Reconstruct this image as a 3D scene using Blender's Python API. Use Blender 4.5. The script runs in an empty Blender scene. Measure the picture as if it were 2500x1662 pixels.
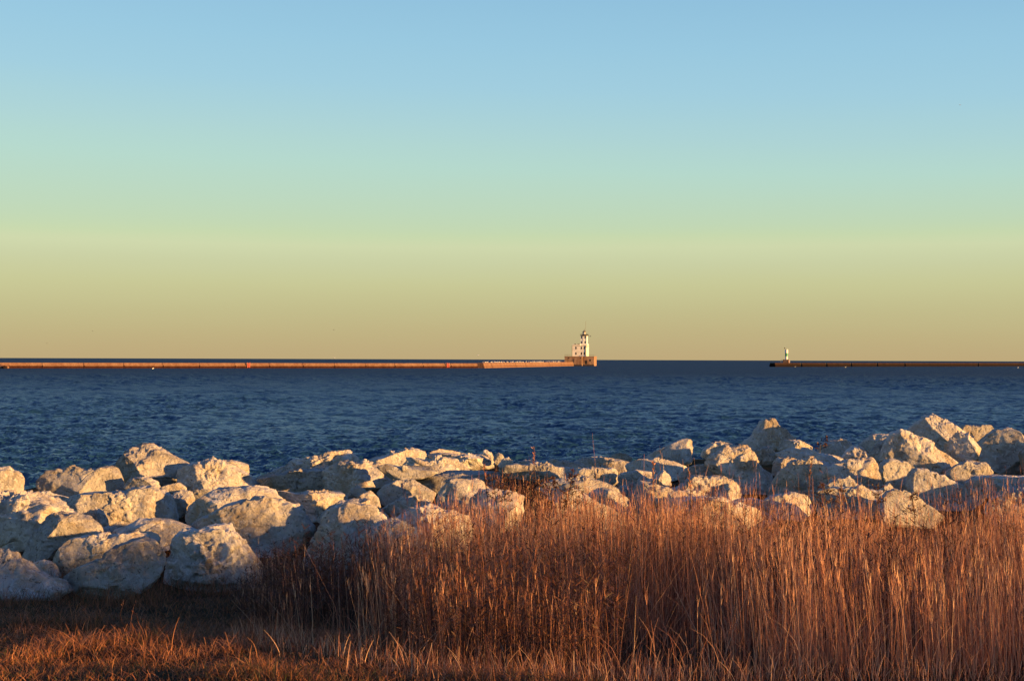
import bpy, bmesh, math, random
import numpy as np
from mathutils import Matrix, Vector

random.seed(7)
rng = np.random.default_rng(11)
scene = bpy.context.scene
COL = scene.collection
R = math.radians

# ------------------------------------------------------------------ camera
FPX = 3472.0                       # focal length in pixels of the 2500 px wide photograph (50 mm on 36 mm)
EYE = Vector((0.0, 0.0, 4.0))      # four metres above the lake
cam_data = bpy.data.cameras.new("camera")
cam_data.lens = 50.0
cam_data.sensor_width = 36.0
cam_data.clip_start = 0.1
cam_data.clip_end = 20000.0
cam = bpy.data.objects.new("camera", cam_data)
COL.objects.link(cam)
CAM_M = Matrix.Translation(EYE) @ Matrix.Rotation(R(90 + 0.713), 4, 'X') @ Matrix.Rotation(R(0.194), 4, 'Z')
cam.matrix_world = CAM_M
scene.camera = cam
CAM_R = CAM_M.to_3x3()


def at(u, v, depth):
    """World point seen at pixel (u, v) of the 2500 x 1662 photograph, standing `depth` metres ahead."""
    d = CAM_R @ Vector(((u - 1250.0) / FPX, -(v - 831.0) / FPX, -1.0))
    return EYE + d * (depth / d.y)


# ------------------------------------------------------------------ helpers
def tag(o, label=None, cat=None, group=None, kind=None):
    if label: o["label"] = label
    if cat: o["category"] = cat
    if group: o["group"] = group
    if kind: o["kind"] = kind
    return o


def empty(name, loc=(0, 0, 0), rz=0.0):
    o = bpy.data.objects.new(name, None)
    o.empty_display_size = 0.2
    o.location = loc
    o.rotation_euler = (0, 0, rz)
    COL.objects.link(o)
    return o


def mesh_np(name, verts, faces, material, parent=None, smooth=True, loc=None):
    """verts (N,3) array, faces (M,k) array of one arity -> linked object."""
    me = bpy.data.meshes.new(name)
    verts = np.asarray(verts, dtype=np.float32)
    faces = np.asarray(faces, dtype=np.int32)
    k = faces.shape[1]
    me.vertices.add(len(verts))
    me.vertices.foreach_set("co", verts.ravel())
    me.loops.add(faces.size)
    me.loops.foreach_set("vertex_index", faces.ravel())
    me.polygons.add(len(faces))
    me.polygons.foreach_set("loop_start", np.arange(0, faces.size, k, dtype=np.int32))
    me.polygons.foreach_set("loop_total", np.full(len(faces), k, dtype=np.int32))
    me.polygons.foreach_set("use_smooth", np.full(len(faces), smooth, dtype=bool))
    me.update(calc_edges=True)
    me.validate()
    if material: me.materials.append(material)
    o = bpy.data.objects.new(name, me)
    if loc is not None: o.location = loc
    COL.objects.link(o)
    if parent: o.parent = parent
    return o


class MB:
    """Collects simple solids and links them as ONE mesh object."""
    def __init__(self): self.bm = bmesh.new()

    def box(self, x0, x1, y0, y1, z0, z1):
        vs = [self.bm.verts.new(p) for p in ((x0, y0, z0), (x1, y0, z0), (x1, y1, z0), (x0, y1, z0),
                                             (x0, y0, z1), (x1, y0, z1), (x1, y1, z1), (x0, y1, z1))]
        for f in ((3, 2, 1, 0), (4, 5, 6, 7), (0, 1, 5, 4), (1, 2, 6, 5), (2, 3, 7, 6), (3, 0, 4, 7)):
            self.bm.faces.new([vs[i] for i in f])
        return self

    def prism(self, prof, axis_pts):
        """prof: list of (offset, z); axis_pts: [(origin, outward dir)] sections along a wall."""
        rings = []
        for o, d in axis_pts:
            rings.append([self.bm.verts.new((o[0] + d[0] * a, o[1] + d[1] * a, z)) for a, z in prof])
        n = len(prof)
        for r0, r1 in zip(rings, rings[1:]):
            for i in range(n):
                self.bm.faces.new((r0[i], r0[(i + 1) % n], r1[(i + 1) % n], r1[i]))
        self.bm.faces.new(rings[0][::-1]); self.bm.faces.new(rings[-1])
        return self

    def lathe(self, cx, cy, prof, n=20):
        """prof: list of (radius, z) from bottom to top."""
        rings = []
        for r, z in prof:
            rings.append([self.bm.verts.new((cx + r * math.cos(2 * math.pi * i / n), cy + r * math.sin(2 * math.pi * i / n), z)) for i in range(n)])
        for a, b in zip(rings, rings[1:]):
            for i in range(n):
                self.bm.faces.new((a[i], a[(i + 1) % n], b[(i + 1) % n], b[i]))
        self.bm.faces.new(rings[0][::-1]); self.bm.faces.new(rings[-1])
        return self

    def bar(self, p, q, r, n=6):
        p, q = Vector(p), Vector(q)
        ax = (q - p).normalized()
        s = ax.orthogonal().normalized(); t = ax.cross(s)
        ra, rb = [], []
        for i in range(n):
            c = s * math.cos(2 * math.pi * i / n) * r + t * math.sin(2 * math.pi * i / n) * r
            ra.append(self.bm.verts.new(p + c)); rb.append(self.bm.verts.new(q + c))
        for i in range(n):
            self.bm.faces.new((ra[i], ra[(i + 1) % n], rb[(i + 1) % n], rb[i]))
        self.bm.faces.new(ra[::-1]); self.bm.faces.new(rb)
        return self

    def build(self, name, material, parent=None, bevel=0.0, loc=None):
        bmesh.ops.recalc_face_normals(self.bm, faces=self.bm.faces[:])
        if bevel:
            bmesh.ops.bevel(self.bm, geom=self.bm.edges[:], offset=bevel, segments=1, affect='EDGES', clamp_overlap=True)
        me = bpy.data.meshes.new(name)
        self.bm.to_mesh(me); self.bm.free()
        me.materials.append(material)
        o = bpy.data.objects.new(name, me)
        if loc is not None: o.location = loc
        COL.objects.link(o)
        if parent: o.parent = parent
        return o


# ------------------------------------------------------------------ noise (vectorised value noise)
def _hash(ix, iy, iz, seed):
    h = (ix.astype(np.int64) * 374761393 + iy.astype(np.int64) * 668265263 + iz.astype(np.int64) * 2147483647 + seed * 1274126177) & 0xFFFFFFFF
    h = ((h ^ (h >> 13)) * 1274126177) & 0xFFFFFFFF
    h = ((h ^ (h >> 16)) * 2246822519) & 0xFFFFFFFF
    h = h ^ (h >> 15)
    return (h & 0xFFFFFF).astype(np.float64) / 0x7FFFFF - 1.0


def vnoise(p, seed=0):
    f = np.floor(p); t = p - f
    i = f.astype(np.int64)
    t = t * t * t * (t * (t * 6 - 15) + 10)
    out = 0
    for dx in (0, 1):
        wx = t[:, 0] if dx else 1 - t[:, 0]
        for dy in (0, 1):
            wy = t[:, 1] if dy else 1 - t[:, 1]
            for dz in (0, 1):
                wz = t[:, 2] if dz else 1 - t[:, 2]
                out = out + wx * wy * wz * _hash(i[:, 0] + dx, i[:, 1] + dy, i[:, 2] + dz, seed)
    return out


def fbm(p, octaves=4, seed=0, gain=0.5):
    a, s, out = 1.0, 1.0, 0.0
    for k in range(octaves):
        out = out + a * vnoise(p * s + 17.3 * k, seed + k)
        a *= gain; s *= 2.07
    return out


def ridged(p, octaves=3, seed=0):
    a, s, out = 1.0, 1.0, 0.0
    for k in range(octaves):
        out = out + a * (0.5 - np.abs(vnoise(p * s + 9.1 * k, seed + k)))
        a *= 0.5; s *= 2.1
    return out


def n2(x, y, scale, seed=0, octaves=2):
    x = np.atleast_1d(np.asarray(x, float)); y = np.atleast_1d(np.asarray(y, float))
    return fbm(np.stack([x * scale, y * scale, np.zeros_like(x)], 1), octaves, seed)


# ------------------------------------------------------------------ materials
def new_mat(name):
    m = bpy.data.materials.new(name)
    m.use_nodes = True
    nt = m.node_tree
    nt.nodes.clear()
    out = nt.nodes.new("ShaderNodeOutputMaterial")
    bs = nt.nodes.new("ShaderNodeBsdfPrincipled")
    nt.links.new(bs.outputs[0], out.inputs[0])
    return m, nt, bs, out


def node(nt, kind, **kw):
    n = nt.nodes.new(kind)
    for k, v in kw.items():
        if k in n.inputs: n.inputs[k].default_value = v
        else: setattr(n, k, v)
    return n


def ramp(nt, stops, interp='LINEAR'):
    n = nt.nodes.new("ShaderNodeValToRGB")
    cr = n.color_ramp
    cr.interpolation = interp
    while len(cr.elements) > 1: cr.elements.remove(cr.elements[-1])
    cr.elements[0].position = stops[0][0]; cr.elements[0].color = (*stops[0][1], 1)
    for p, c in stops[1:]:
        e = cr.elements.new(p); e.color = (*c, 1)
    return n


def mix(nt, fac, a, b, blend='MIX'):
    n = nt.nodes.new("ShaderNodeMix")
    n.data_type = 'RGBA'; n.blend_type = blend
    for i, v in ((0, fac), (6, a), (7, b)):
        if hasattr(v, "is_linked") or hasattr(v, "links"): nt.links.new(v, n.inputs[i])
        elif i == 0: n.inputs[0].default_value = v
        else: n.inputs[i].default_value = (*v, 1)
    return n.outputs[2]


def noise(nt, vec, scale, detail=4, rough=0.55, dist=0.0):
    n = node(nt, "ShaderNodeTexNoise", Scale=scale, Detail=detail, Roughness=rough, Distortion=dist)
    if vec is not None: nt.links.new(vec, n.inputs["Vector"])
    return n.outputs["Fac"]


def plain(name, color, rough=0.7, var=0.15, scale=3.0, metal=0.0, bump=0.0, bscale=20.0):
    """Procedural paint / concrete: a base colour broken up by two scales of weathering."""
    m, nt, bs, out = new_mat(name)
    tc = node(nt, "ShaderNodeTexCoord")
    f = noise(nt, tc.outputs["Object"], scale, 5, 0.6)
    dark = tuple(c * (1 - var * 2) for c in color); light = tuple(min(1, c * (1 + var)) for c in color)
    r = ramp(nt, [(0.3, dark), (0.62, light)])
    nt.links.new(f, r.inputs[0])
    nt.links.new(r.outputs[0], bs.inputs["Base Color"])
    bs.inputs["Roughness"].default_value = rough
    bs.inputs["Metallic"].default_value = metal
    if bump:
        b = node(nt, "ShaderNodeBump", Strength=bump, Distance=0.05)
        nt.links.new(noise(nt, tc.outputs["Object"], bscale, 4), b.inputs["Height"])
        nt.links.new(b.outputs[0], bs.inputs["Normal"])
    return m


def rock_material():
    m, nt, bs, out = new_mat("limestone")
    geo = node(nt, "ShaderNodeNewGeometry")
    oi = node(nt, "ShaderNodeObjectInfo")
    off = node(nt, "ShaderNodeVectorMath", operation='MULTIPLY_ADD')
    comb = node(nt, "ShaderNodeCombineXYZ")
    mul = node(nt, "ShaderNodeMath", operation='MULTIPLY'); mul.inputs[1].default_value = 41.0
    nt.links.new(oi.outputs["Random"], mul.inputs[0])
    for i in range(3): nt.links.new(mul.outputs[0], comb.inputs[i])
    off.inputs[1].default_value = (1, 1, 1)
    nt.links.new(geo.outputs["Position"], off.inputs[0]); nt.links.new(comb.outputs[0], off.inputs[2])
    P = off.outputs[0]
    big = noise(nt, P, 2.6, 5, 0.6, 0.4)
    base = ramp(nt, [(0.32, (0.21, 0.18, 0.16)), (0.46, (0.40, 0.355, 0.32)), (0.62, (0.55, 0.50, 0.455))])
    nt.links.new(big, base.inputs[0])
    # ochre stains
    st = noise(nt, P, 1.7, 6, 0.65, 1.0)
    sr = ramp(nt, [(0.50, (0, 0, 0)), (0.68, (.9, .9, .9))]); nt.links.new(st, sr.inputs[0])
    c = mix(nt, sr.outputs[0], base.outputs[0], (0.40, 0.29, 0.18))
    # pale chalky scuffs
    sc = noise(nt, P, 9.0, 8, 0.72, 1.8)
    scr = ramp(nt, [(0.53, (0, 0, 0)), (0.62, (0.8, 0.8, 0.8))]); nt.links.new(sc, scr.inputs[0])
    c = mix(nt, scr.outputs[0], c, (0.64, 0.59, 0.54))
    # dark pits and lichen specks
    pt = noise(nt, P, 26.0, 4, 0.6, 0.6)
    pr = ramp(nt, [(0.33, (0.85, 0.85, 0.85)), (0.41, (0, 0, 0))]); nt.links.new(pt, pr.inputs[0])
    c = mix(nt, pr.outputs[0], c, (0.12, 0.095, 0.075))
    br = node(nt, "ShaderNodeMapRange"); br.inputs[3].default_value = 0.70; br.inputs[4].default_value = 1.08
    nt.links.new(oi.outputs["Random"], br.inputs[0])
    vm = node(nt, "ShaderNodeVectorMath", operation='SCALE')
    nt.links.new(c, vm.inputs[0]); nt.links.new(br.outputs[0], vm.inputs["Scale"])
    nt.links.new(vm.outputs[0], bs.inputs["Base Color"])
    bs.inputs["Roughness"].default_value = 0.92
    bs.inputs["Specular IOR Level"].default_value = 0.2
    b1 = node(nt, "ShaderNodeBump", Strength=1.0, Distance=0.06)
    nt.links.new(noise(nt, P, 11.0, 9, 0.68, 0.5), b1.inputs["Height"])
    b2 = node(nt, "ShaderNodeBump", Strength=0.6, Distance=0.02)
    nt.links.new(pt, b2.inputs["Height"]); nt.links.new(b1.outputs[0], b2.inputs["Normal"])
    nt.links.new(b2.outputs[0], bs.inputs["Normal"])
    return m


def blade_material(name, stops, trans=0.3, rough=0.6):
    """Dry stems: every blade carries its own random 'tint' value."""
    m, nt, bs, out = new_mat(name)
    a = node(nt, "ShaderNodeAttribute", attribute_name="tint")
    r = ramp(nt, stops)
    nt.links.new(a.outputs["Fac"], r.inputs[0])
    nt.links.new(r.outputs[0], bs.inputs["Base Color"])
    bs.inputs["Roughness"].default_value = rough
    bs.inputs["Specular IOR Level"].default_value = 0.35
    tr = node(nt, "ShaderNodeBsdfTranslucent")
    nt.links.new(r.outputs[0], tr.inputs[0])
    ms = node(nt, "ShaderNodeMixShader"); ms.inputs[0].default_value = trans
    nt.links.new(bs.outputs[0], ms.inputs[1]); nt.links.new(tr.outputs[0], ms.inputs[2])
    nt.links.new(ms.outputs[0], out.inputs[0])
    return m


M = {}
M["rock"] = rock_material()
M["white"] = plain("white_paint", (0.74, 0.70, 0.64), 0.6, 0.07, 0.6)
M["house"] = plain("weathered_white_steel", (0.70, 0.63, 0.55), 0.6, 0.10, 0.5)
M["dark"] = plain("dark_iron", (0.045, 0.028, 0.022), 0.5, 0.2, 2.0)
M["pane"] = plain("dark_pane", (0.02, 0.014, 0.012), 0.25, 0.2, 2.0)
M["bronze"] = plain("weathered_roof_metal", (0.16, 0.13, 0.08), 0.5, 0.2, 2.0)
M["glass"] = plain("lantern_glass", (0.72, 0.68, 0.60), 0.15, 0.05, 2.0)
M["red"] = plain("red_ladder_paint", (0.40, 0.04, 0.03), 0.5, 0.1, 2.0)
M["green"] = plain("green_band_paint", (0.03, 0.26, 0.12), 0.5, 0.1, 2.0)
M["gull"] = plain("white_plumage", (0.86, 0.83, 0.80), 0.8, 0.03, 4.0)
M["bird"] = plain("dark_plumage", (0.10, 0.085, 0.06), 0.8, 0.1, 4.0)


def concrete(name, base, stain, rough=0.85):
    m, nt, bs, out = new_mat(name)
    geo = node(nt, "ShaderNodeNewGeometry")
    mp = node(nt, "ShaderNodeMapping"); mp.inputs["Scale"].default_value = (0.5, 0.5, 0.12)
    nt.links.new(geo.outputs["Position"], mp.inputs[0])
    f = noise(nt, mp.outputs[0], 1.2, 6, 0.7)
    r = ramp(nt, [(0.42, stain), (0.60, base)]); nt.links.new(f, r.inputs[0])
    f2 = noise(nt, geo.outputs["Position"], 2.5, 5, 0.7)
    r2 = ramp(nt, [(0.35, (0.62, 0.58, 0.54)), (0.6, (1, 1, 1))]); nt.links.new(f2, r2.inputs[0])
    nt.links.new(mix(nt, 1.0, r.outputs[0], r2.outputs[0], 'MULTIPLY'), bs.inputs["Base Color"])
    bs.inputs["Roughness"].default_value = rough
    bs.inputs["Specular IOR Level"].default_value = 0.06
    b = node(nt, "ShaderNodeBump", Strength=0.6, Distance=0.15)
    nt.links.new(f2, b.inputs["Height"]); nt.links.new(b.outputs[0], bs.inputs["Normal"])
    return m


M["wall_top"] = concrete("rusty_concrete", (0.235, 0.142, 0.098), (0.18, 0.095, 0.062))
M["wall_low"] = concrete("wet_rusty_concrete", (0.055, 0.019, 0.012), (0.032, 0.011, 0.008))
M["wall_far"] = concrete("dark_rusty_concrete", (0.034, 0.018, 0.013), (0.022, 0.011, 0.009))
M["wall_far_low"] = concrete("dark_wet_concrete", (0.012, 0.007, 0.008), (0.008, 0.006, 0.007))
M["crib"] = concrete("stained_crib_concrete", (0.36, 0.235, 0.165), (0.23, 0.13, 0.085))
M["wet"] = plain("wet_dark_concrete", (0.03, 0.022, 0.02), 0.6, 0.2, 1.0)

# ------------------------------------------------------------------ rocks
_ico = {}


def ico(sub):
    if sub not in _ico:
        bm = bmesh.new()
        bmesh.ops.create_icosphere(bm, subdivisions=sub, radius=1.0)
        bm.verts.ensure_lookup_table()
        v = np.array([x.co[:] for x in bm.verts]); f = np.array([[l.index for l in p.verts] for p in bm.faces])
        bm.free(); _ico[sub] = (v, f)
    return _ico[sub]


ZOOM = {1: (0, 1050), 2: (600, 1050), 3: (1100, 1050), 4: (1700, 980)}
ROCK_BASES = []      # (x, y, z bottom, radius) of every boulder: the bank rises to carry them


def polar(poly, nang=360):
    """Radius of a polygon (2D, metres) about its centroid, per angle."""
    p = np.array(poly, float)
    q = np.roll(p, -1, 0)
    cr = p[:, 0] * q[:, 1] - q[:, 0] * p[:, 1]
    A = cr.sum() / 2
    c = np.array([((p[:, 0] + q[:, 0]) * cr).sum(), ((p[:, 1] + q[:, 1]) * cr).sum()]) / (6 * A)
    ang = np.linspace(-math.pi, math.pi, nang, endpoint=False)
    r = np.zeros(nang)
    for k, a in enumerate(ang):
        d = np.array([math.cos(a), math.sin(a)])
        best = 0
        for i in range(len(p)):
            e = q[i] - p[i]
            den = d[0] * e[1] - d[1] * e[0]
            if abs(den) < 1e-9: continue
            w = p[i] - c
            t = (w[0] * e[1] - w[1] * e[0]) / den
            s = (w[0] * d[1] - w[1] * d[0]) / den
            if t > 0 and -1e-6 <= s <= 1 + 1e-6: best = max(best, t)
        r[k] = best
    r = np.where(r <= 0, np.median(r[r > 0]), r)
    for _ in range(2): r = (np.roll(r, 1) + 2 * r + np.roll(r, -1)) / 4
    return c, ang, r


def make_rock(zoom, poly, depth, label, thick=1.0, rough=1.0, seed=None, cuts=(), name="boulder", sink=0.0, sub=None):
    ox, oy = ZOOM[zoom]
    s = 800.0 / 2359.0
    pts = [at(ox + x * s, oy + y * s, depth) for x, y in poly]
    p2 = [(p.x, p.z) for p in pts]
    if sink:            # the hidden foot of the stone reaches further down between its neighbours
        zmin = min(z for _, z in p2); zmax = max(z for _, z in p2)
        p2 = [(x, z - sink * max(0.0, 1 - (z - zmin) / (0.45 * (zmax - zmin)))) for x, z in p2]
    c, ang, rad = polar(p2)
    xs = [p[0] for p in p2]; zs = [p[1] for p in p2]
    w, h = max(xs) - min(xs), max(zs) - min(zs)
    T = 0.5 * (0.55 * w + 0.45 * h) * thick
    size = (w + h) / 2
    seed = seed if seed is not None else len(ROCK_BASES) * 13 + 5
    r_ = random.Random(seed)
    if sub is None:
        pxw = w / depth * FPX / 2500 * 1024
        sub = 6 if pxw > 62 else 5
    V, F = ico(sub)
    d = V.copy()
    rho = np.hypot(d[:, 0], d[:, 2]); sy = np.abs(d[:, 1])
    pw = 3.3
    k = (rho ** pw + sy ** pw) ** (-1 / pw)
    th = np.arctan2(d[:, 2], d[:, 0])
    rr = np.interp(th, np.append(ang, math.pi), np.append(rad, rad[0]))
    blend = np.clip(rho * k * 1.6, 0, 1)
    rr = rr * blend + rad.mean() * (1 - blend)
    P = np.stack([rr * rho * k * np.cos(th), T * d[:, 1] * k, rr * rho * k * np.sin(th)], 1)
    ring = np.stack([rad * np.cos(ang), np.zeros_like(ang), rad * np.sin(ang)], 1)
    planes = list(cuts)
    U = r_.uniform
    warm = any(k in label for k in ("sunlit", "golden", "bright", "tawny", "warm")) and "shaded" not in label and "rim" not in label and " top" not in label
    fx = U(.0, .35) if warm else U(-.75, -.30)          # broken faces turn to or away from the evening side
    planes += [((fx, -1, U(-.05, .30) if warm else U(-.08, .12)), U(.08, .35) if warm else U(.0, .16)),
               ((U(-.1, .4), U(-.6, -.25), 1.0), U(.0, .2)) if warm else ((U(-.25, .3), U(-.35, -.12), 1.0), U(.1, .35)),
               ((U(.7, 1.), U(-.75, -.3), U(.0, .5)), U(.0, .22) if warm else U(.12, .4)),
               ((U(-.9, -.55), U(-.85, -.5), U(-.1, .4)), U(.0, .3))]
    for _ in range(7):
        sgn = -1 if r_.random() < 0.6 else 1
        planes.append(((U(-1, 1), sgn * U(.5, 1), U(-.6, 1)), U(.0, .32)))
    wob = fbm(P / size * 3.2 + seed * 3.7, 3, seed) * 0.011 * size
    for n, t in planes:
        n = np.array(n, float); n /= np.linalg.norm(n)
        hv = P @ n
        mr = (ring @ n).max(); ma = hv.max()
        o = mr + (ma - mr) * t if ma > mr else mr
        ex = np.maximum(0, hv - o + wob)
        P -= np.outer(ex * 0.97, n)
    q = P / size
    nd = P / (np.linalg.norm(P, axis=1, keepdims=True) + 1e-9)
    rid = ridged(q * 2.3 + seed, 4, seed + 9)
    worn = np.clip(0.40 + 1.1 * vnoise(q * 1.9 + seed, seed + 51) + 0.85 * nd[:, 2], 0.12, 1.7) * rough     # weathered crown, cleaner flanks
    disp = fbm(q * 1.6 + seed * 1.3, 3, seed) * 0.014 + rid * 0.014 * (0.3 + worn)
    disp = disp + fbm(q * 7.5 + seed, 5, seed + 31, 0.62) * 0.027 * worn + ridged(q * 6.0 + seed, 3, seed + 41) * 0.016 * worn
    # a few weathered hollows
    pit = vnoise(q * 5.2 + seed * 2.1, seed + 77)
    disp -= np.clip(pit - 0.5, 0, 1) * 0.13 * rough
    # step-like bedding breaks
    bed = q[:, 2] * 7 + 1.2 * q[:, 0] * U(-1, 1) + 1.4 * vnoise(q * 2.2 + 5, seed + 3)
    fr = bed - np.floor(bed)
    disp -= np.clip(0.14 - fr, 0, 1) * 0.12 * rough
    P = P + nd * (disp * size)[:, None]
    cx, cz = c
    loc = (cx, depth, cz)
    o = mesh_np(name, P, F, M["rock"], None, True, loc)
    tag(o, label, "boulder", "limestone boulders piled along the shore")
    ROCK_BASES.append((cx, depth, cz + P[:, 2].min(), w * 0.5, cz))
    return o

# ------------------------------------------------------------------ the boulders of the shore, front rows to back rows
K = make_rock
# --- left, front row
K(1, [(-260, 850), (0, 868), (150, 940), (330, 1045), (480, 1085), (525, 1160), (440, 1200), (425, 1245), (0, 1300), (-260, 1300)], 12.6,
  "broad pale slab sloping down to the dark grass at the lower left border", cuts=[((.35, -.75, .75), .05)], seed=3)
K(1, [(445, 1055), (560, 985), (760, 905), (830, 835), (930, 805), (1030, 767), (1120, 780), (1185, 850), (1192, 930), (1160, 1040), (1060, 1150), (930, 1205), (740, 1220), (600, 1190), (510, 1125)], 12.8,
  "round golden lit boulder resting on the dark grass, front of the left group", seed=21, cuts=[((.42, -.85, .25), .0)])
K(1, [(385, 930), (470, 810), (520, 775), (690, 757), (800, 772), (960, 742), (1060, 745), (1135, 785), (1100, 920), (700, 1060), (450, 1060), (400, 1000)], 14.1,
  "smooth low boulder tucked close behind the round golden lit one", seed=14, thick=.8)
K(1, [(1165, 1130), (1180, 980), (1200, 860), (1235, 775), (1290, 732), (1400, 722), (1470, 692), (1550, 682), (1630, 692), (1700, 770), (1790, 880), (1860, 960), (1910, 1060), (1900, 1160), (1520, 1195), (1400, 1200), (1250, 1160)], 14.0,
  "rough pitted grey boulder with a ridged top between round golden boulder and tall grass", rough=1.7, seed=33, cuts=[((-.55, -.85, .10), .0)])
K(1, [(215, 960), (330, 925), (385, 960), (435, 1055), (350, 1085), (230, 1020)], 13.9,
  "small grey stone wedged in the gap left of the round golden boulder", seed=8)
# --- left, second row
K(1, [(1340, 700), (1420, 645), (1600, 562), (1730, 512), (1850, 470), (1905, 466), (2000, 502), (2130, 530), (2190, 600), (2240, 680), (2262, 715), (2230, 780), (2120, 890), (1900, 940), (1650, 880), (1450, 770)], 15.2,
  "largest smooth boulder of the left group, shaded front with a lit right edge", seed=44, cuts=[((-.42, -.9, .08), .2), ((.9, -.4, .1), .0)])
K(1, [(150, 910), (230, 760), (330, 640), (390, 600), (520, 605), (640, 635), (720, 690), (726, 745), (600, 800), (450, 840), (400, 910), (300, 970), (150, 950)], 14.9,
  "tawny boulder sloping down to the right, under the pitted slab at the left edge", seed=52)
K(1, [(-260, 520), (-150, 490), (60, 478), (140, 480), (260, 490), (360, 500), (440, 545), (520, 605), (480, 720), (300, 860), (0, 920), (-260, 920)], 15.9,
  "pitted slab with a bright flat top running off the left edge of the picture", seed=61, rough=1.4)
K(1, [(800, 770), (820, 715), (900, 690), (1000, 642), (1200, 645), (1380, 705), (1400, 800), (1200, 860), (900, 860)], 15.0,
  "low flat grey stone lying behind the round golden boulder's crest", seed=67)
K(1, [(640, 735), (740, 700), (830, 690), (850, 730), (800, 790), (680, 800)], 15.6,
  "small grey flat stone at the foot of the little upright stone", seed=68)
K(1, [(600, 602), (650, 575), (690, 553), (740, 590), (780, 640), (786, 700), (740, 740), (690, 720), (630, 660)], 16.0,
  "little upright stone with a lit right face, left of the big round grey boulder", seed=70)
# --- left, third row
K(1, [(430, 525), (560, 462), (700, 456), (900, 442), (1040, 416), (1150, 430), (1205, 470), (1240, 560), (1280, 620), (1292, 710), (1200, 760), (850, 770), (780, 700), (600, 620), (450, 570)], 17.2,
  "wide grey boulder with a crumbly lit top corner, middle of the left group", seed=82)
K(1, [(1340, 640), (1360, 545), (1480, 462), (1560, 427), (1700, 416), (1850, 402), (1950, 440), (2018, 502), (1990, 620), (1700, 740), (1400, 730)], 17.0,
  "boulder with a broad sunlit top directly behind the largest smooth one", seed=91, cuts=[((-.1, -.6, .8), .1)])
K(1, [(1195, 480), (1280, 440), (1370, 440), (1400, 500), (1370, 580), (1300, 640), (1230, 600)], 18.0,
  "brown stone in the dark gap right of the wide grey boulder", seed=95)
K(1, [(1140, 412), (1200, 395), (1285, 374), (1345, 412), (1340, 445), (1240, 450), (1180, 440)], 18.8,
  "flat sunlit stone chip above the dark gap, left of the tiny ragged stone", seed=99, sub=4)
K(1, [(1360, 440), (1420, 425), (1515, 426), (1510, 450), (1440, 500), (1380, 490)], 18.6,
  "tiny ragged sunlit stone beside the broad sunlit top", seed=101, sub=4, rough=1.8)
K(1, [(205, 478), (262, 440), (340, 441), (420, 466), (505, 487), (430, 530), (300, 530)], 18.2,
  "low flat sunlit stone in front of the squared boulder near the left edge", seed=104)
# --- left, back row
K(1, [(-220, 330), (-100, 290), (0, 262), (80, 265), (130, 300), (165, 360), (167, 430), (150, 500), (0, 530), (-220, 520)], 19.4,
  "rounded golden boulder with a dark crack, cut by the left edge and backed by water", seed=110)
K(1, [(258, 400), (272, 350), (330, 292), (400, 281), (460, 278), (540, 265), (620, 290), (700, 272), (805, 270), (850, 320), (870, 360), (876, 435), (800, 500), (480, 510), (350, 460), (262, 420)], 19.8,
  "squared boulder with bright rim and shaded front, alone before the water on the left", seed=116, cuts=[((.75, -.6, .15), .0), ((-.5, -.9, .05), .2)])
K(1, [(812, 272), (880, 190), (950, 130), (1035, 98), (1100, 115), (1180, 160), (1280, 205), (1355, 242), (1340, 380), (1200, 430), (950, 430), (830, 360)], 21.6,
  "tall pointed boulder standing highest of the left group against the water", seed=123, cuts=[((.1, -.7, .7), .08)])
K(1, [(1265, 320), (1300, 265), (1400, 240), (1560, 228), (1640, 250), (1720, 290), (1800, 330), (1845, 370), (1862, 405), (1760, 450), (1500, 470), (1300, 430)], 20.2,
  "grey boulder with a wide shaded face, right of the tall pointed boulder", seed=131)
K(1, [(1380, 262), (1420, 238), (1540, 220), (1660, 219), (1785, 250), (1787, 315), (1700, 340), (1500, 320)], 21.2,
  "flat bright slab perched on top at the right end of the left group", seed=135, sub=5, cuts=[((.6, -.7, .1), .0)])
K(1, [(880, 410), (940, 345), (1040, 338), (1120, 370), (1160, 430), (1000, 470)], 19.6,
  "dull brown stone low in the shade below the tall pointed boulder", seed=139)
# --- centre left
K(2, [(380, 1060), (420, 900), (450, 830), (500, 740), (560, 622), (620, 545), (720, 512), (850, 540), (960, 602), (1012, 652), (1050, 800), (1000, 1100), (450, 1130)], 14.9,
  "big smooth grey boulder rising behind the left end of the tall grass", seed=145, cuts=[((.5, -.5, .6), .05), ((-.5, -.9, .05), .2)])
K(2, [(820, 760), (900, 690), (1010, 652), (1180, 690), (1250, 740), (1310, 830), (1300, 1020), (900, 1060)], 14.5,
  "low shaded boulder behind grass, right of the big smooth grey one", seed=151)
K(2, [(500, 650), (600, 545), (700, 500), (880, 498), (960, 555), (1035, 612), (1010, 700), (700, 740)], 16.4,
  "grey ledge of rock showing just behind the big smooth boulder beside the grass", seed=157)
K(2, [(1080, 660), (1180, 572), (1300, 558), (1390, 572), (1500, 610), (1590, 655), (1640, 750), (1560, 900), (1150, 900), (1080, 760)], 15.3,
  "mottled grey boulder half hidden by thin grass stems left of centre", seed=163, rough=1.4)
K(2, [(960, 575), (1040, 530), (1100, 502), (1200, 486), (1290, 490), (1345, 530), (1368, 565), (1330, 660), (1100, 690), (990, 640)], 16.6,
  "dark pitted stone with one lit corner below the sunlit wedge", seed=167, rough=1.6)
K(2, [(1600, 620), (1612, 500), (1680, 427), (1800, 420), (1900, 440), (1985, 482), (1995, 580), (1960, 720), (1700, 760), (1600, 700)], 15.9,
  "grey boulder wreathed in tall weeds, just left of the picture's centre", seed=173, cuts=[((.1, -.6, .8), .05)])
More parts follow.
